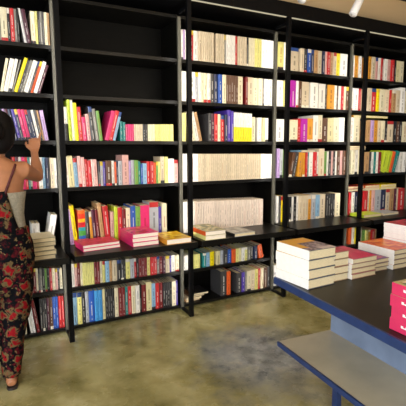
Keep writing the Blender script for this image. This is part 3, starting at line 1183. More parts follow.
ORD = ['first', 'second', 'third', 'fourth', 'fifth', 'sixth', 'seventh', 'eighth', 'ninth', 'tenth', 'eleventh',
       'twelfth', 'thirteenth', 'fourteenth', 'fifteenth', 'sixteenth', 'seventeenth', 'eighteenth', 'nineteenth', 'twentieth']


def cname(r):
    n = NAME[r['code'][0]]
    if r['code'] == 'wy':
        n = 'white and yellow'
    if r['code'] == 'wk':
        n = 'white and black'
    return n


def label_books():
    rows = {}
    for r in recs:
        rows.setdefault((r['bay'], r['row']), []).append(r)
    for (b, w), L in rows.items():
        L.sort(key=lambda r: r['x'])
        place = '%s, %s' % (ROWN[w], BAYN[b])
        names = [cname(r) for r in L]
        nb = []
        for i, r in enumerate(L):
            lean = '' if abs(r['lean']) < 6 else (' leaning right' if r['lean'] > 0 else ' leaning left')
            r['core'] = names[i] + ' book' + lean
            lt = names[i - 1] if i else None
            rg = names[i + 1] if i + 1 < len(L) else None
            if lt and rg:
                r['nb'] = 'between %s and %s ones' % (lt, rg)
            else:
                r['nb'] = 'at the %s end' % ('left' if not lt else 'right')
        runs = {}
        for r in L:
            if r['ser']:
                runs.setdefault(r['ser'], []).append(r)
        runname = {}
        for s, rr in runs.items():
            n = cname(rr[0])
            i0 = L.index(rr[0])
            nm = '%s volume in the matching run' % n
            if sum(1 for q in runs.values() if cname(q[0]) == n) > 1:
                j = sorted(q[0]['x'] for q in runs.values() if cname(q[0]) == n).index(rr[0]['x'])
                nm = '%s volume in the %s matching run from left' % (n, ORD[j])
            for r in rr:
                r['label'] = '%s, %s' % (nm, place)
                if len(rr) <= 12:
                    r['label'] = '%s %s, %s' % (ORD[rr.index(r)], nm, place)
                r['group'] = 'matching %s run, %s' % (n, place)
        single = [r for r in L if not r['ser']]
        cores = [r['core'] for r in single]
        full = [r['core'] + r['nb'] for r in single]
        for r in single:
            r['group'] = 'books on the %s of the %s' % (ROWN[w], BAYN[b])
            size = 'thick ' if r['w'] > 0.045 else ('thin ' if r['w'] < 0.018 else '')
            same = [q for q in L if cname(q) == cname(r)]
            if len(same) == 1:
                r['label'] = 'the only %s%s, %s' % (size, r['core'], place)
            else:
                lab = '%s %s, %s' % (r['core'], r['nb'], place)
                if full.count(r['core'] + r['nb']) > 1 or len(lab.split()) > 16:
                    lab = '%s from the left among %s books, %s' % (ORD[same.index(r)] if same.index(r) < 20 else 'last', cname(r), place)
                r['label'] = lab


label_books()
rest = bmesh.new()
rest_lay = rest.loops.layers.float_color.new('Col')
meshcache = {}
rg = random.Random(11)
for n, r in enumerate(recs):
    w = max(0.006, r['w'] * math.cos(math.radians(r['lean'])) - (0.0016 if r['w'] > 0.011 else 0.0008))
    h = r['h']
    d = {4: 0.20, 2: 0.23}.get(r['row'], 0.19) + rg.uniform(-0.03, 0.03)
    if r['ser']:
        d = 0.20
        key = (r['ser'], round(w, 3))
    yy = 0.195 + (0 if r['ser'] else rg.uniform(0, 0.014))
    th = math.radians(r['lean'])
    z = SZ[r['row']] + 0.0004
    # pivot at the lower corner it leans on
    if th >= 0:
        T = Matrix.Translation((r['x'] + r['w'] - 0.0004, yy, z)) @ Matrix.Rotation(th, 4, 'Y') @ Matrix.Translation((-w, 0, 0))
    else:
        T = Matrix.Translation((r['x'], yy, z)) @ Matrix.Rotation(th, 4, 'Y')
    if r['keep']:
        bm, t = cover_upright(w, h, d, r['code'], n + 7, 20, r['ser'])
        g = bpy.data.objects.new('book', None)
        C.objects.link(g)
        g.empty_display_size = 0.02
        g.matrix_world = T
        g['label'] = r['label']
        g['category'] = 'book'
        g['group'] = r['group']
        finish('cover', bm, M_COVER, g)
        bm = bmesh.new()
        pages_upright(bm, w, h, d, t)
        finish('pages', bm, M_PAGES, g)
    else:
        bm, t = cover_upright(w, h, d, r['code'], n + 7, 12, r['ser'])
        pages_upright(bm, w, h, d, t, 1)
        bm.transform(T)
        me = bpy.data.meshes.new('tmp')
        bm.to_mesh(me)
        bm.free()
        rest.from_mesh(me)
        bpy.data.meshes.remove(me)
o = finish('book', rest, [M_COVER, M_PAGES])
o['kind'] = 'stuff'
o['label'] = 'remaining narrow books filling the gaps between the larger ones on the black shelves'
o['category'] = 'book'


def flat_book(label, group, L, W, t, loc, rotz, cov, spine, design=None, pages=None, text=None, hard=True, rot=None, edge=None):
    """a closed book lying flat: spine on the local x=0 side running along y, size W (x) by L (y), t thick"""
    g = thing('book', label, 'book', loc, rotz, group)
    if rot:
        g.rotation_euler = rot
    bm = bmesh.new()
    lay = bm.loops.layers.float_color.new('Col')
    k = 0.0028 if hard else 0.0012
    cc, sc = lin(HEX.get(cov, cov)), lin(HEX.get(spine, spine))
    topf = design or (lambda i, j: cc)
    ec = lin(HEX.get(edge, edge)) if edge else cc
    flat = lambda i, j: ec
    sp = lambda i, j: sc
    grid_face(bm, lay, (0, 0, t), (W, 0, 0), (0, L, 0), 14, 18, topf)
    grid_face(bm, lay, (0, L, 0), (W, 0, 0), (0, -L, 0), 1, 1, flat)
    if text:
        def sp(i, j):
            return (0.85, 0.8, 0.78) if text(i, j) else sc
    grid_face(bm, lay, (0, L, 0), (0, -L, 0), (0, 0, t), 56 if text else 6, 9 if text else 1, sp)
    for z0 in (0, t - k):
        grid_face(bm, lay, (0, 0, z0), (W, 0, 0), (0, 0, k), 1, 1, flat)
        grid_face(bm, lay, (W, 0, z0), (0, L, 0), (0, 0, k), 1, 1, flat)
        grid_face(bm, lay, (W, L, z0), (-W, 0, 0), (0, 0, k), 1, 1, flat)
    grid_face(bm, lay, (k, 0, k), (0, L, 0), (0, 0, t - 2 * k), 1, 1, sp if not text else flat)
    for y in (0, L):
        grid_face(bm, lay, (0, y, k), (k, 0, 0), (0, 0, t - 2 * k), 1, 1, sp if not text else flat)
    grid_face(bm, lay, (k, 0, k), (W - k, 0, 0), (0, L, 0), 1, 1, flat)
    grid_face(bm, lay, (k, L, t - k), (W - k, 0, 0), (0, -L, 0), 1, 1, flat)
    finish('cover', bm, M_COVER, g)
    bm = bmesh.new()
    e = 0.003
    box(bm, k + 0.0002, W - e, e, L - e, k + 0.0001, t - k - 0.0001)
    finish('pages', bm, pages or M_PAGES, g)
    return g


def stack(loc, rotz, n, W, L, t, cov, spine, lab, group, design=None, pages=None, text=None, hard=True, jx=0.003, seed=1, edge=None):
    r = random.Random(seed)
    z = loc[2]
    for i in range(n):
        pos = 'bottom book' if i == 0 else ('top book' if i == n - 1 else ORD[i] + ' book up')
        ll = (pos + ' ' + lab) if n > 1 else lab
        flat_book(ll, group if n > 1 else None, L, W, t - 0.0004,
                  (loc[0] + r.uniform(-jx, jx), loc[1] + r.uniform(-jx, jx), z),
                  rotz + r.uniform(-0.012, 0.012), cov, spine, design, pages, text, hard, None, edge)
        z += t


def dsgn(seed, base, inks, cell=0.5, frame=True):
    r = random.Random(seed)
    tab = [[r.random() for _ in range(30)] for _ in range(30)]
    pal = [lin(HEX.get(c, c)) for c in inks]
    bc = lin(HEX.get(base, base))

    def f(i, j):
        if frame and (i in (0, 13) or j in (0, 17)):
            return bc
        v = tab[i // 2][j // 2]
        if v < cell:
            return pal[int(v / cell * len(pal)) % len(pal)]
        return bc
    return f


def t1_design(i, j):
    if j > 10 or i < 4 and j > 3:
        return lin('dca820')
    r = random.Random(i * 37 + j * 11)
    if 8 <= j <= 10 and 3 < i:
        return lin(r.choice(['6d5f78', '3c3440', '8a7c8c']))
    if j < 3 and i > 6:
        return lin('cfc6cc')
    return lin(r.choice(['857690', '9a8b9c', '6c5c70', 'a9a0a8', '4c4450']))


# --- stacks on the ledges
LZ = 0.6947
flat_specs = [
    ((-1.27, -0.155, LZ), 0.05, 5, 0.165, 0.22, 0.030, 'c', 'w', 'in the cream stack on the leftmost ledge, beside the woman', 'cream stack on the leftmost ledge', None, M_PAGES),
    ((-0.905, -0.073, LZ), 0.09, 2, 0.285, 0.215, 0.024, 'm', 'm', 'in the low pink pair at the left end of the second ledge', 'low pink pair of books', dsgn(3, 'c8284c', ['b02038', 'd03c62', 'c82c30'], 0.5), M_PAGESW),
    ((-0.54, -0.10, LZ), 0.03, 3, 0.215, 0.30, 0.033, 'm', 'm', 'in the hot pink stack halfway along the second ledge', 'hot pink stack on the second ledge', dsgn(4, 'd4286a', ['c02030', 'dc3c78', '8a1840', 'e07060'], 0.6), M_PAGESW),
    ((-0.285, -0.160, LZ), 0.02, 1, 0.215, 0.29, 0.042, 'O', 'O', 'thick yellow and gold book lying at the right end of the second ledge', '', dsgn(5, 'd6a818', ['e8c838', 'b88410', 'f0dc60'], 0.6), M_PAGESW),
]
for a in flat_specs:
    stack(a[0], a[1], a[2], a[3], a[4], a[5], a[6], a[7], a[8], a[9] or None, a[10], a[11], seed=len(a[8]), jx=0.009 if a[6] == 'c' else 0.003, edge='6c6450' if a[6] == 'c' else None)
flat_book('yellow covered book under the red one at the left end of the middle ledge', 'red and yellow pair on the ledge', 0.32, 0.195, 0.036, (0.055, -0.165, LZ), 0.0, 'C', 'Y', None, M_PAGESW)
flat_book('red spined book with an olive picture cover, on a yellow book on the middle ledge', 'red and yellow pair on the ledge', 0.31, 0.195, 0.036, (0.055, -0.165, LZ + 0.0364), 0.01, 'u', 'o', dsgn(6, '9a9468', ['6c6a44', 'b8ac78', '54604c', 'c8b890'], 0.8), M_PAGESW)
flat_book('thin grey covered book lying flat on the middle ledge before the beige run', None, 0.27, 0.215, 0.026, (0.335, -0.165, LZ), 0.02, 'l', 'k', dsgn(7, '8c8a80', ['a09c90', '747066', 'b4b0a4'], 0.7), M_PAGES)
# leaning book and dark boxed books behind the cream stack of the leftmost bay
for (lab, x, w, h, lean, code, yy) in [
        ('white book leaning right behind the cream stack on the leftmost ledge', -1.124, 0.044, 0.25, 11, 'W', 0.21),
        ('dark cloth book with white top, leftmost ledge, left of the leaning white book', -1.215, 0.030, 0.19, 0, 'wk', 0.23),
        ('dark grey book between white topped book and leaning white book, leftmost ledge', -1.184, 0.024, 0.19, 0, 'wd', 0.23)]:
    bm, t = cover_upright(w, h, 0.17, code, int(x * -1000), 20)
    th = math.radians(lean)
    g = thing('book', lab, 'book')
    g.matrix_world = Matrix.Translation((x + w, yy, LZ)) @ Matrix.Rotation(th, 4, 'Y') @ Matrix.Translation((-w, 0, 0))
    finish('cover', bm, M_COVER, g)
    bm = bmesh.new()
    pages_upright(bm, w, h, 0.17, t)
    finish('pages', bm, M_PAGES, g)

# --- fallen and lying books on the bottom shelf of the middle bay
for k, (x, rz, c, nm) in enumerate([(0.052, 0.08, 't', 'tan'), (0.062, -0.03, 'b', 'beige'), (0.098, 0.06, 'n', 'brown'), (0.030 + 0.105, -0.02, 'K', 'black')]):
    flat_book('%s book in the toppled pile, left end of the middle bay bottom shelf' % nm, 'toppled books on the bottom shelf', 0.20, 0.15, 0.017,
              (x, 0.215, 0.0402 + 0.0173 * k), rz, c, c, None, M_PAGES, None, False)

# --- books lying on top of the upright rows
def lying(lab, x, y, z, L, W, t, cov, spine, rz=0.0):
    flat_book(lab, None, L, W, t, (x, y, z), rz, cov, spine, None, M_PAGES)


def topz(bay, row, x0, x1):
    return SZ[row] + max([r['h'] for r in recs if r['bay'] == bay and r['row'] == row and r['x'] < x1 and r['x'] + r['w'] + 0.08 > x0] + [0.1]) + 0.0015


def lay_on(lab, bay, row, x, W, L, t, cov, spine, up=0.0):
    z = topz(bay, row, x, x + W) + up
    lying(lab, x, 0.205, z, L, W, t, cov, spine)
    return z


lay_on('pale yellow book lying across the third row of the rightmost bay', 4, 2, 2.08, 0.55, 0.20, 0.022, 'Y', 'O')
lay_on('beige book lying on the fourth row at left end of rightmost bay', 4, 3, 2.03, 0.26, 0.18, 0.026, 'b', 'p')
lay_on('tan book lying topmost over the fourth row of rightmost bay', 4, 3, 2.03, 0.26, 0.17, 0.018, 't', 'R', 0.0265)
for (x, w, c, nm, c2, nm2) in [(2.02, 0.27, 'R', 'dark red', 'r', 'red'), (2.31, 0.24, 'c', 'cream', 'o', 'orange'), (2.57, 0.27, 'Y', 'pale yellow', 'y', 'bright yellow')]:
    lay_on('%s book lying lower in the flat layer above the rightmost ledge row' % nm, 4, 4, x, w, 0.19, 0.028, c, c)
    lay_on('%s book lying upper in the flat layer above the rightmost ledge row' % nm2, 4, 4, x, w, 0.18, 0.028, c2, c2, 0.029)
lying('lime green book lying flat at the left end of the rightmost ledge', 2.05, -0.02, LZ, 0.19, 0.27, 0.03, 'L', 'L')
lying('pale grey book lying flat on the rightmost ledge right of the lime one', 2.36, -0.02, LZ, 0.19, 0.25, 0.024, 'l', 'b')
lay_on('pale grey book lying across the upright row on the fourth shelf, fourth bay', 3, 3, 1.36, 0.19, 0.18, 0.018, 'l', 's')

# ---------------------------------------------------------------- display table
TR = -0.075
tb = thing('display_table', 'black topped display table with bright blue steel edge and lower shelf', 'table', (-0.25, -1.465, 0), TR)
# local frame: x to the right, y towards the camera is negative
TW, TL = 1.35, 1.25
bm = bmesh.new()
box(bm, 0.012, TW - 0.012, -TL + 0.012, -0.012, 0.775, 0.800)
finish('tabletop', bm, M_TTOP, tb)
bm = bmesh.new()
for (a, b_, c, d) in ((0, 0.0118, -TL, 0), (TW - 0.0118, TW, -TL, 0), (0.0119, TW - 0.0119, -TL, -TL + 0.0118), (0.0119, TW - 0.0119, -0.0118, 0)):
    box(bm, a, b_, c, d, 0.765, 0.801, 0.0015)
finish('edge_band', bm, M_TBLUE, tb, False)
SZT = 0.46
bm = bmesh.new()
box(bm, 0.032, TW - 0.03, -TL + 0.03, -0.012, SZT - 0.016, SZT)
finish('lower_shelf', bm, M_TSHELF, tb)
bm = bmesh.new()
box(bm, 0.02, 0.0315, -TL + 0.03, -0.012, SZT - 0.022, SZT + 0.001, 0.001)
finish('shelf_edge', bm, M_TBLUE, tb)
bm = bmesh.new()
box(bm, 0.355, 0.372, -TL + 0.06, -0.02, SZT + 0.0005, 0.7745)
finish('upright_panel', bm, M_TPALE, tb)
bm = bmesh.new()
box(bm, 0.95, 0.967, -TL + 0.06, -0.02, SZT + 0.0005, 0.7745)
finish('upright_panel', bm, M_TPALE, tb)
for (lx, ly) in ((0.355, -0.05), (TW - 0.06, -0.05), (0.355, -TL + 0.06), (TW - 0.06, -TL + 0.06)):
    bm = bmesh.new()
    box(bm, lx, lx + 0.035, ly - 0.035, ly, 0.0, SZT - 0.0165, 0.002)
    finish('leg', bm, M_TBLUE, tb)

# --- stacks on the table
TZ = 0.8012
stack((-0.233, -1.697, TZ), 0.03, 4, 0.168, 0.225, 0.045, 'u', 'W', 'of the tall white spined stack at the table corner', 'white spined stack at the table corner', t1_design, M_PAGES, None, True, 0.002, 5, '56585e')
stack((-0.055, -1.672, TZ), 0.0, 4, 0.098, 0.215, 0.036, 'm', 'w', 'of the narrow cream stack right of the white spined corner stack', 'narrow cream stack on the table', dsgn(21, 'b0284c', ['c84c6c', '8c1c3c'], 0.5), M_PAGES, None, True, 0.002, 6, '8c7458')
stack((0.052, -1.685, TZ), 0.0, 4, 0.170, 0.225, 0.0255, 'm', 'w', 'of the low stack with plain magenta covers', 'low magenta covered stack', dsgn(22, 'd0266a', ['c42060', 'd83070'], 0.4), M_PAGES, None, True, 0.004, 7, '9c7a68')
stack((0.232, -1.655, TZ), 0.0, 3, 0.118, 0.21, 0.022, 'V', 'l', 'of the low purple covered stack beside the magenta one', 'low purple covered stack', dsgn(23, '6c3488', ['8c4ca0', '4a3a90', 'b04068'], 0.7), M_PAGES, None, True, 0.003, 8, '8c7468')
stack((0.366, -1.672, TZ), 0.0, 4, 0.195, 0.235, 0.0262, 'o', 'W', 'of the orange covered stack with white spines', 'orange covered stack', dsgn(24, 'e0641c', ['e8803a', 'd04a18', 'e89a40', 'c84830'], 0.8), M_PAGES, None, True, 0.003, 9, '7c6c60')
stack((0.583, -1.650, TZ), 0.05, 7, 0.20, 0.21, 0.0285, 'm', 'W', 'of the tallest white stack at the far table end', 'tallest white stack on the table', dsgn(25, 'c02850', ['a8203c', 'd04468', '601838'], 0.7), M_PAGESW, None, True, 0.003, 10)


def pink_text(i, j):
    return j == 4 and 10 <= i <= 38 and i not in (17, 25, 31) or (j == 5 and i in (10, 11, 14, 20, 28, 34)) or (j == 3 and i in (23, 36))


stack((-0.262, -2.395, TZ), -0.03, 4, 0.20, 0.255, 0.0425, 'b', 'cc2f5c', 'of the pink spined stack with white lettering, nearest the camera', 'pink spined stack with lettering', dsgn(26, 'c8bc90', ['4c7050', 'd8d0b0', '2c3c34', 'b8a070', 'e8e0c8'], 0.9), M_PAGES, pink_text, True, 0.004, 12)

# ---------------------------------------------------------------- ceiling lamps
for k, (bx, by, tx, ty, lab) in enumerate([
        (1.205, -0.545, 1.30, -0.548, 'white tube spot lamp hanging from the ceiling, the right one'),
        (0.650, -0.570, 0.745, -0.548, 'white tube spot lamp on the ceiling, the left one, cut by the top edge')]):
    g = thing('spot_lamp', lab, 'lamp', (tx, ty, 2.699), 0, 'white tube lamps on the ceiling')
    b0 = Vector((bx - tx, by - ty, (2.50 if k == 0 else 2.515) - 2.699))
    t0 = Vector((0.0, 0.0, -0.03))
    ax = (b0 - t0).normalized()
    top = b0 - ax * 0.17
    bm = bmesh.new()
    tube(bm, [(top, 0.026, 0.026), (top + ax * 0.004, 0.032, 0.032), (b0 - ax * 0.003, 0.032, 0.032), (b0, 0.030, 0.030),
              (b0 - ax * 0.001, 0.026, 0.026), (b0 - ax * 0.02, 0.024, 0.024)], 24)
    finish('lamp_body', bm, M_LAMP, g, True)
    bm = bmesh.new()
    tube(bm, [((0, 0, -0.0005), 0.018, 0.012), ((0, 0, -0.018), 0.018, 0.012), ((0, 0, -0.02), 0.014, 0.01)], 24)
    finish('ceiling_mount', bm, M_LAMP, g, True)
    bm = bmesh.new()
    tube(bm, [((0, 0, -0.014), 0.006, 0.006), (top + ax * 0.02, 0.006, 0.006)], 10)
    finish('stem', bm, M_LAMP, g, True)
    sp = spot('lamp_beam', (0, 0, 0), (0, 0, -1), 16, WARM, 95)
    wl = Vector((tx, ty, 2.699)) + b0 + ax * 0.005
    sp.location = wl
    sp.rotation_euler = (Vector((wl.x + 0.05, 0.25, 0.9)) - wl).to_track_quat('-Z', 'Y').to_euler()

# ---------------------------------------------------------------- the woman
W0 = Vector((-1.435, -0.42, 0.0))
wm = thing('person', 'woman seen from behind in dark floral overalls and grey top, reaching to a book', 'person', W0)
bm = bmesh.new()
# torso (local coordinates, facing +Y)
tube(bm, [((0, 0.0, 0.80), 0.155, 0.10), ((0, -0.005, 0.88), 0.158, 0.105), ((0, 0.0, 0.97), 0.125, 0.088), ((0, 0.005, 1.06), 0.118, 0.085),
          ((0, 0.008, 1.16), 0.130, 0.095), ((0, 0.005, 1.25), 0.142, 0.10), ((0, 0.0, 1.32), 0.140, 0.082),
          ((0, -0.004, 1.365), 0.105, 0.060), ((0, -0.002, 1.39), 0.060, 0.052)], 32)
# neck and head (turned slightly to the right)
tube(bm, [((0, 0.0, 1.34), 0.062, 0.055), ((0.002, 0.008, 1.40), 0.048, 0.052), ((0.004, 0.016, 1.46), 0.047, 0.053), ((0.005, 0.02, 1.50), 0.044, 0.05)], 24)
tube(bm, [((0.005, 0.045, 1.435), 0.022, 0.024), ((0.005, 0.040, 1.448), 0.046, 0.048), ((0.005, 0.034, 1.475), 0.062, 0.074), ((0.005, 0.026, 1.51), 0.071, 0.086),
          ((0.005, 0.020, 1.545), 0.075, 0.093), ((0.005, 0.014, 1.58), 0.073, 0.092), ((0.005, 0.010, 1.61), 0.062, 0.078),
          ((0.005, 0.008, 1.632), 0.040, 0.052), ((0.005, 0.008, 1.641), 0.015, 0.02)], 28)
# nose, brow
tube(bm, [((0.005, 0.105, 1.56), 0.008, 0.008), ((0.005, 0.124, 1.525), 0.011, 0.012), ((0.005, 0.122, 1.512), 0.015, 0.010), ((0.005, 0.105, 1.505), 0.010, 0.006)], 12)
tube(bm, [((-0.015, 0.103, 1.484), 0.006, 0.006), ((0.005, 0.112, 1.483), 0.007, 0.008), ((0.025, 0.103, 1.484), 0.006, 0.006)], 10, True, (0, 0, 1))
# ears
for s in (-1, 1):
    tube(bm, [((0.005 + s * 0.070, 0.012, 1.49), 0.006, 0.010), ((0.005 + s * 0.082, 0.006, 1.51), 0.006, 0.015),
              ((0.005 + s * 0.085, 0.004, 1.535), 0.006, 0.017), ((0.005 + s * 0.078, 0.008, 1.553), 0.005, 0.010)], 12)
# right arm raised to the shelf
SH = Vector((0.140, -0.005, 1.318))
EL = Vector((0.240, 0.215, 1.262))
WR = Vector((0.250, 0.445, 1.418))
KN = Vector((0.262, 0.510, 1.497))
tube(bm, [(SH + Vector((-0.05, 0, 0.0)), 0.050, 0.052), (SH, 0.050, 0.053), (SH.lerp(EL, 0.25), 0.044, 0.046), (SH.lerp(EL, 0.6), 0.038, 0.041),
          (EL - (EL - SH).normalized() * 0.02, 0.035, 0.037), (EL + Vector((0.004, 0.012, 0.004)), 0.034, 0.036)], 20, True, (0, 0, 1))
tube(bm, [(EL + Vector((0, -0.004, -0.004)), 0.034, 0.035), (EL.lerp(WR, 0.2), 0.038, 0.037), (EL.lerp(WR, 0.45), 0.035, 0.032), (EL.lerp(WR, 0.8), 0.025, 0.022),
          (WR, 0.025, 0.019), (WR.lerp(KN, 0.15), 0.027, 0.018)], 20, True, (0, 1, 0.3))
# left arm hanging
tube(bm, [((-0.095, 0, 1.32), 0.05, 0.05), ((-0.15, 0.0, 1.315), 0.050, 0.052), ((-0.175, 0.0, 1.24), 0.044, 0.046), ((-0.19, -0.005, 1.12), 0.037, 0.04),
          ((-0.20, -0.005, 1.03), 0.034, 0.036), ((-0.205, 0.015, 0.95), 0.034, 0.034), ((-0.21, 0.05, 0.83), 0.025, 0.023), ((-0.21, 0.058, 0.80), 0.027, 0.020)], 20)
tube(bm, [((-0.21, 0.056, 0.805), 0.014, 0.026), ((-0.21, 0.066, 0.76), 0.014, 0.038), ((-0.21, 0.072, 0.715), 0.011, 0.036)], 16)
for k, (dy, ln) in enumerate([(-0.027, 0.058), (-0.009, 0.068), (0.009, 0.072), (0.027, 0.065)]):
    b0 = Vector((-0.21, 0.072 + dy, 0.722))
    tube(bm, [(b0, 0.0085, 0.0085), (b0 + Vector((0.004, 0.004, -ln * 0.5)), 0.008, 0.008), (b0 + Vector((0.016, 0.006, -ln * 0.95)), 0.0065, 0.0065)], 10)
tube(bm, [((-0.205, 0.09, 0.785), 0.011, 0.011), ((-0.198, 0.118, 0.755), 0.0095, 0.0095), ((-0.192, 0.128, 0.722), 0.008, 0.008)], 10)
# right palm, fingers: index stretched to the books, others curled, thumb to the side
tube(bm, [(WR, 0.024, 0.016), (WR.lerp(KN, 0.4), 0.034, 0.015), (WR.lerp(KN, 0.8), 0.040, 0.014), (KN, 0.037, 0.011)], 18, True, (0, 1, -0.6))
fing = [
    (0.030, [(0.006, 0.024, 0.028), (0.016, 0.052, 0.052), (0.026, 0.078, 0.072)]),
    (0.010, [(0.002, 0.034, 0.020), (0.004, 0.070, 0.010), (0.004, 0.096, -0.006)]),
    (-0.010, [(0.0, 0.032, 0.016), (0.0, 0.066, 0.002), (0.0, 0.090, -0.018)]),
    (-0.029, [(-0.002, 0.026, 0.010), (-0.004, 0.050, -0.004), (-0.004, 0.068, -0.022)])]
for dx, ch in fing:
    b0 = KN + Vector((dx, -0.004, -0.006))
    tube(bm, [(b0, 0.0095, 0.0095)] + [(KN + Vector((dx, 0, 0)) + Vector(v), 0.0088 - 0.0012 * q, 0.0088 - 0.0012 * q) for q, v in enumerate(ch)], 10)
tb0 = WR.lerp(KN, 0.25) + Vector((-0.02, 0.0, 0))
tube(bm, [(tb0, 0.013, 0.013), (tb0 + Vector((-0.024, 0.026, 0.022)), 0.0105, 0.0105), (tb0 + Vector((-0.028, 0.060, 0.042)), 0.009, 0.009), (tb0 + Vector((-0.022, 0.082, 0.054)), 0.007, 0.007)], 12)
# legs and feet
for s in (-1, 1):
    tube(bm, [((s * 0.085, 0, 0.86), 0.082, 0.095), ((s * 0.085, 0.0, 0.74), 0.080, 0.085), ((s * 0.08, 0.01, 0.60), 0.066, 0.072), ((s * 0.075, 0.012, 0.46), 0.052, 0.056),
              ((s * 0.07, 0.0, 0.32), 0.048, 0.054), ((s * 0.07, -0.01, 0.16), 0.033, 0.037), ((s * 0.07, -0.01, 0.075), 0.030, 0.036), ((s * 0.07, -0.012, 0.03), 0.033, 0.038)], 20)
    tube(bm, [((s * 0.07, -0.055, 0.036), 0.026, 0.020), ((s * 0.07, -0.02, 0.045), 0.033, 0.032), ((s * 0.073, 0.05, 0.042), 0.037, 0.026),
              ((s * 0.078, 0.12, 0.030), 0.042, 0.017), ((s * 0.08, 0.165, 0.024), 0.036, 0.012)], 16, True, (0, 0, 1))
def sway(v):
    if v.co.z < 0.82 and abs(v.co.x) < 0.185:
        v.co.x -= 0.072 * (1 - max(0.0, v.co.z) / 0.82) ** 0.8


for v in bm.verts:
    if not (v.co.x < -0.165 and v.co.z > 0.6):
        sway(v)
bmesh.ops.recalc_face_normals(bm, faces=bm.faces)
body = finish('body', bm, M_SKIN, wm, True)
rm = body.modifiers.new('remesh', 'REMESH')
rm.mode = 'VOXEL'
rm.voxel_size = 0.0055
rm.use_smooth_shade = True
sm = body.modifiers.new('smooth', 'SMOOTH')
sm.iterations = 4
sm.factor = 0.5
# face details
for s in (-1, 1):
    bm = bmesh.new()
    bmesh.ops.create_uvsphere(bm, u_segments=14, v_segments=10, radius=0.0115)
    bm.transform(Matrix.Translation((0.005 + s * 0.030, 0.097, 1.543)))
    finish('eye', bm, mat('eye_white', (0.7, 0.7, 0.68), 0.2), wm, True)
bm = bmesh.new()
tube(bm, [((-0.018, 0.106, 1.482), 0.003, 0.002), ((0.005, 0.119, 1.483), 0.0055, 0.004), ((0.028, 0.106, 1.482), 0.003, 0.002)], 10, True, (0, 0, 1))
finish('lips', bm, mat('lips', lin('a8504a'), 0.4), wm, True)
# hair: cap of dark hair gathered low at the nape
bm = bmesh.new()
rr = random.Random(2)
prof = [(1.415, 0.040, 0.022, -0.052), (1.44, 0.066, 0.040, -0.048), (1.47, 0.085, 0.062, -0.036), (1.50, 0.093, 0.078, -0.024), (1.53, 0.097, 0.088, -0.014), (1.56, 0.097, 0.095, -0.006),
        (1.59, 0.092, 0.095, 0.0), (1.62, 0.080, 0.084, 0.002), (1.645, 0.058, 0.062, 0.003), (1.660, 0.030, 0.032, 0.004), (1.664, 0.006, 0.008, 0.004)]
tube(bm, [((0.012, y, z), rx, ry) for z, rx, ry, y in prof], 36)
for v in bm.verts:
    a = math.atan2(v.co.y, v.co.x)
    v.co += Vector((math.cos(a), math.sin(a), 0)) * 0.0022 * math.sin(a * 23 + v.co.z * 30)
    v.co.y += 0.0
tube(bm, [((0.0, -0.075, 1.50), 0.030, 0.03), ((0.0, -0.098, 1.515), 0.046, 0.042), ((0.0, -0.108, 1.54), 0.05, 0.044), ((0.0, -0.098, 1.565), 0.042, 0.036), ((0, -0.08, 1.58), 0.02, 0.02)], 24)
bmesh.ops.recalc_face_normals(bm, faces=bm.faces)
finish('hair', bm, M_HAIR, wm, True)
# grey top
bm = bmesh.new()
tube(bm, [((0, 0.0, 0.90), 0.160, 0.112), ((0, 0.002, 0.97), 0.133, 0.098), ((0, 0.006, 1.06), 0.127, 0.095), ((0, 0.008, 1.14), 0.137, 0.104), ((0, 0.008, 1.195), 0.146, 0.110)], 40, False)
o = finish('grey_top', bm, M_GREY, wm, True)
so = o.modifiers.new('solid', 'SOLIDIFY')
so.thickness = 0.004
so.offset = 1
# overalls: hips and two wide legs
bm = bmesh.new()
tube(bm, [((0, 0.0, 0.60), 0.168, 0.125), ((0, 0.0, 0.70), 0.178, 0.140), ((0, -0.002, 0.80), 0.180, 0.142), ((0, -0.003, 0.88), 0.172, 0.128),
          ((0, 0.0, 0.955), 0.150, 0.110), ((0, 0.0, 0.985), 0.144, 0.108)], 44)
for s in (-1, 1):
    tube(bm, [((s * 0.085, 0, 0.78), 0.09, 0.125), ((s * 0.088, 0, 0.62), 0.094, 0.125), ((s * 0.086, 0, 0.50), 0.088, 0.110), ((s * 0.078, 0, 0.38), 0.075, 0.090),
              ((s * 0.072, -0.004, 0.26), 0.064, 0.070), ((s * 0.07, -0.008, 0.16), 0.060, 0.064), ((s * 0.07, -0.01, 0.085), 0.056, 0.060), ((s * 0.07, -0.01, 0.07), 0.046, 0.05)], 32)
for v in bm.verts:
    sway(v)
bmesh.ops.recalc_face_normals(bm, faces=bm.faces)
ov = finish('overalls', bm, M_FLORAL, wm, True)
r2 = ov.modifiers.new('remesh', 'REMESH')
r2.mode = 'VOXEL'
r2.voxel_size = 0.009
r2.use_smooth_shade = True
s2 = ov.modifiers.new('smooth', 'SMOOTH')
s2.iterations = 3
tx = bpy.data.textures.new('cloth_folds', 'CLOUDS')
tx.noise_scale = 0.09
dp = ov.modifiers.new('folds', 'DISPLACE')
dp.texture = tx
dp.strength = 0.016
dp.mid_level = 0.5


def back_y(x, z, off=0.006):
    """y of the torso's back surface"""
    T = [(0.80, 0.155, 0.10, 0), (0.88, 0.158, 0.105, -0.005), (0.97, 0.133, 0.098, 0), (1.06, 0.127, 0.095, 0.005), (1.16, 0.139, 0.105, 0.008), (1.25, 0.142, 0.10, 0.005),
         (1.32, 0.140, 0.082, 0.0), (1.365, 0.105, 0.060, -0.004), (1.39, 0.06, 0.052, -0.002)]
    for a, b in zip(T, T[1:]):
        if z <= b[0]:
            t = (z - a[0]) / (b[0] - a[0])
            rx, ry, cy = (a[i] + (b[i] - a[i]) * t for i in (1, 2, 3))
            return cy - ry * math.sqrt(max(0.02, 1 - (x / rx) ** 2)) - off
    return -0.05


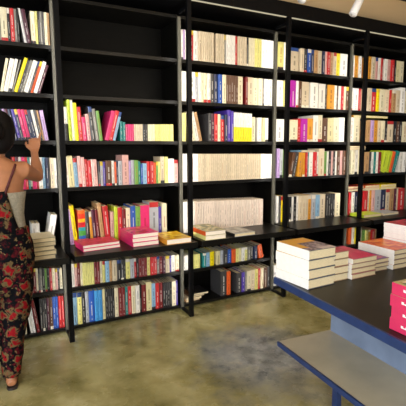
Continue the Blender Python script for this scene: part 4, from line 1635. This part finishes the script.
# back bib and straps
bm = bmesh.new()
n = 12
gridv = []
for j in range(n + 1):
    z = 0.965 + (1.205 - 0.965) * j / n
    hw = 0.105 - 0.065 * (j / n) ** 0.7
    gridv.append([bm.verts.new((hw * (i / 8 - 1) if False else hw * (2 * i / 8 - 1), back_y(hw * (2 * i / 8 - 1), z, 0.014), z)) for i in range(9)])
for j in range(n):
    for i in range(8):
        bm.faces.new((gridv[j][i], gridv[j][i + 1], gridv[j + 1][i + 1], gridv[j + 1][i]))
o = finish('back_bib', bm, M_FLORAL, wm, True)
so = o.modifiers.new('solid', 'SOLIDIFY')
so.thickness = 0.004
M_STRAP = mat('dark_red_strap', lin('4c1a1c'), 0.8, 0, 0.4, 60)
for s in (-1, 1):
    bm = bmesh.new()
    P = []
    for k in range(13):
        t = k / 12
        x = s * (0.032 + 0.066 * t)
        z = 1.195 + (1.352 - 1.195) * t
        P.append(((x, back_y(x, z, 0.005 if t > 0.1 else 0.012), z), 0.007, 0.0025))
    P.append(((s * 0.100, -0.012, 1.366), 0.007, 0.0025))
    P.append(((s * 0.098, 0.030, 1.352), 0.007, 0.0025))
    P.append(((s * 0.090, 0.092, 1.27), 0.007, 0.0025))
    P.append(((s * 0.080, 0.116, 1.17), 0.007, 0.0025))
    tube(bm, P, 10, True, (0, 1, 0.2))
    finish('strap', bm, M_STRAP, wm, True)
for s in (-1, 1):
    bm = bmesh.new()
    out = [(0, -0.068), (0.026, -0.06), (0.034, -0.02), (0.036, 0.04), (0.045, 0.11), (0.042, 0.16), (0.02, 0.188), (-0.015, 0.186), (-0.036, 0.15), (-0.038, 0.09), (-0.030, 0.02), (-0.032, -0.03), (-0.024, -0.06)]
    lo = [bm.verts.new((s * 0.074 + x * (1 if s > 0 else -1), y, 0.0)) for x, y in out]
    hi = [bm.verts.new((s * 0.074 + x * (1 if s > 0 else -1), y, 0.014)) for x, y in out]
    bm.faces.new(lo)
    bm.faces.new(hi)
    for k in range(len(out)):
        bm.faces.new((lo[k], lo[(k + 1) % len(out)], hi[(k + 1) % len(out)], hi[k]))
    tube(bm, [((s * 0.078 - 0.043, 0.095, 0.01), 0.012, 0.003), ((s * 0.078 - 0.030, 0.09, 0.045), 0.012, 0.003), ((s * 0.078, 0.088, 0.058), 0.012, 0.003),
              ((s * 0.078 + 0.030, 0.09, 0.045), 0.012, 0.003), ((s * 0.078 + 0.043, 0.095, 0.01), 0.012, 0.003)], 10, True, (0, 1, 0))
    for v in bm.verts:
        sway(v)
    bmesh.ops.recalc_face_normals(bm, faces=bm.faces)
    finish('sandal', bm, M_SOLE, wm)
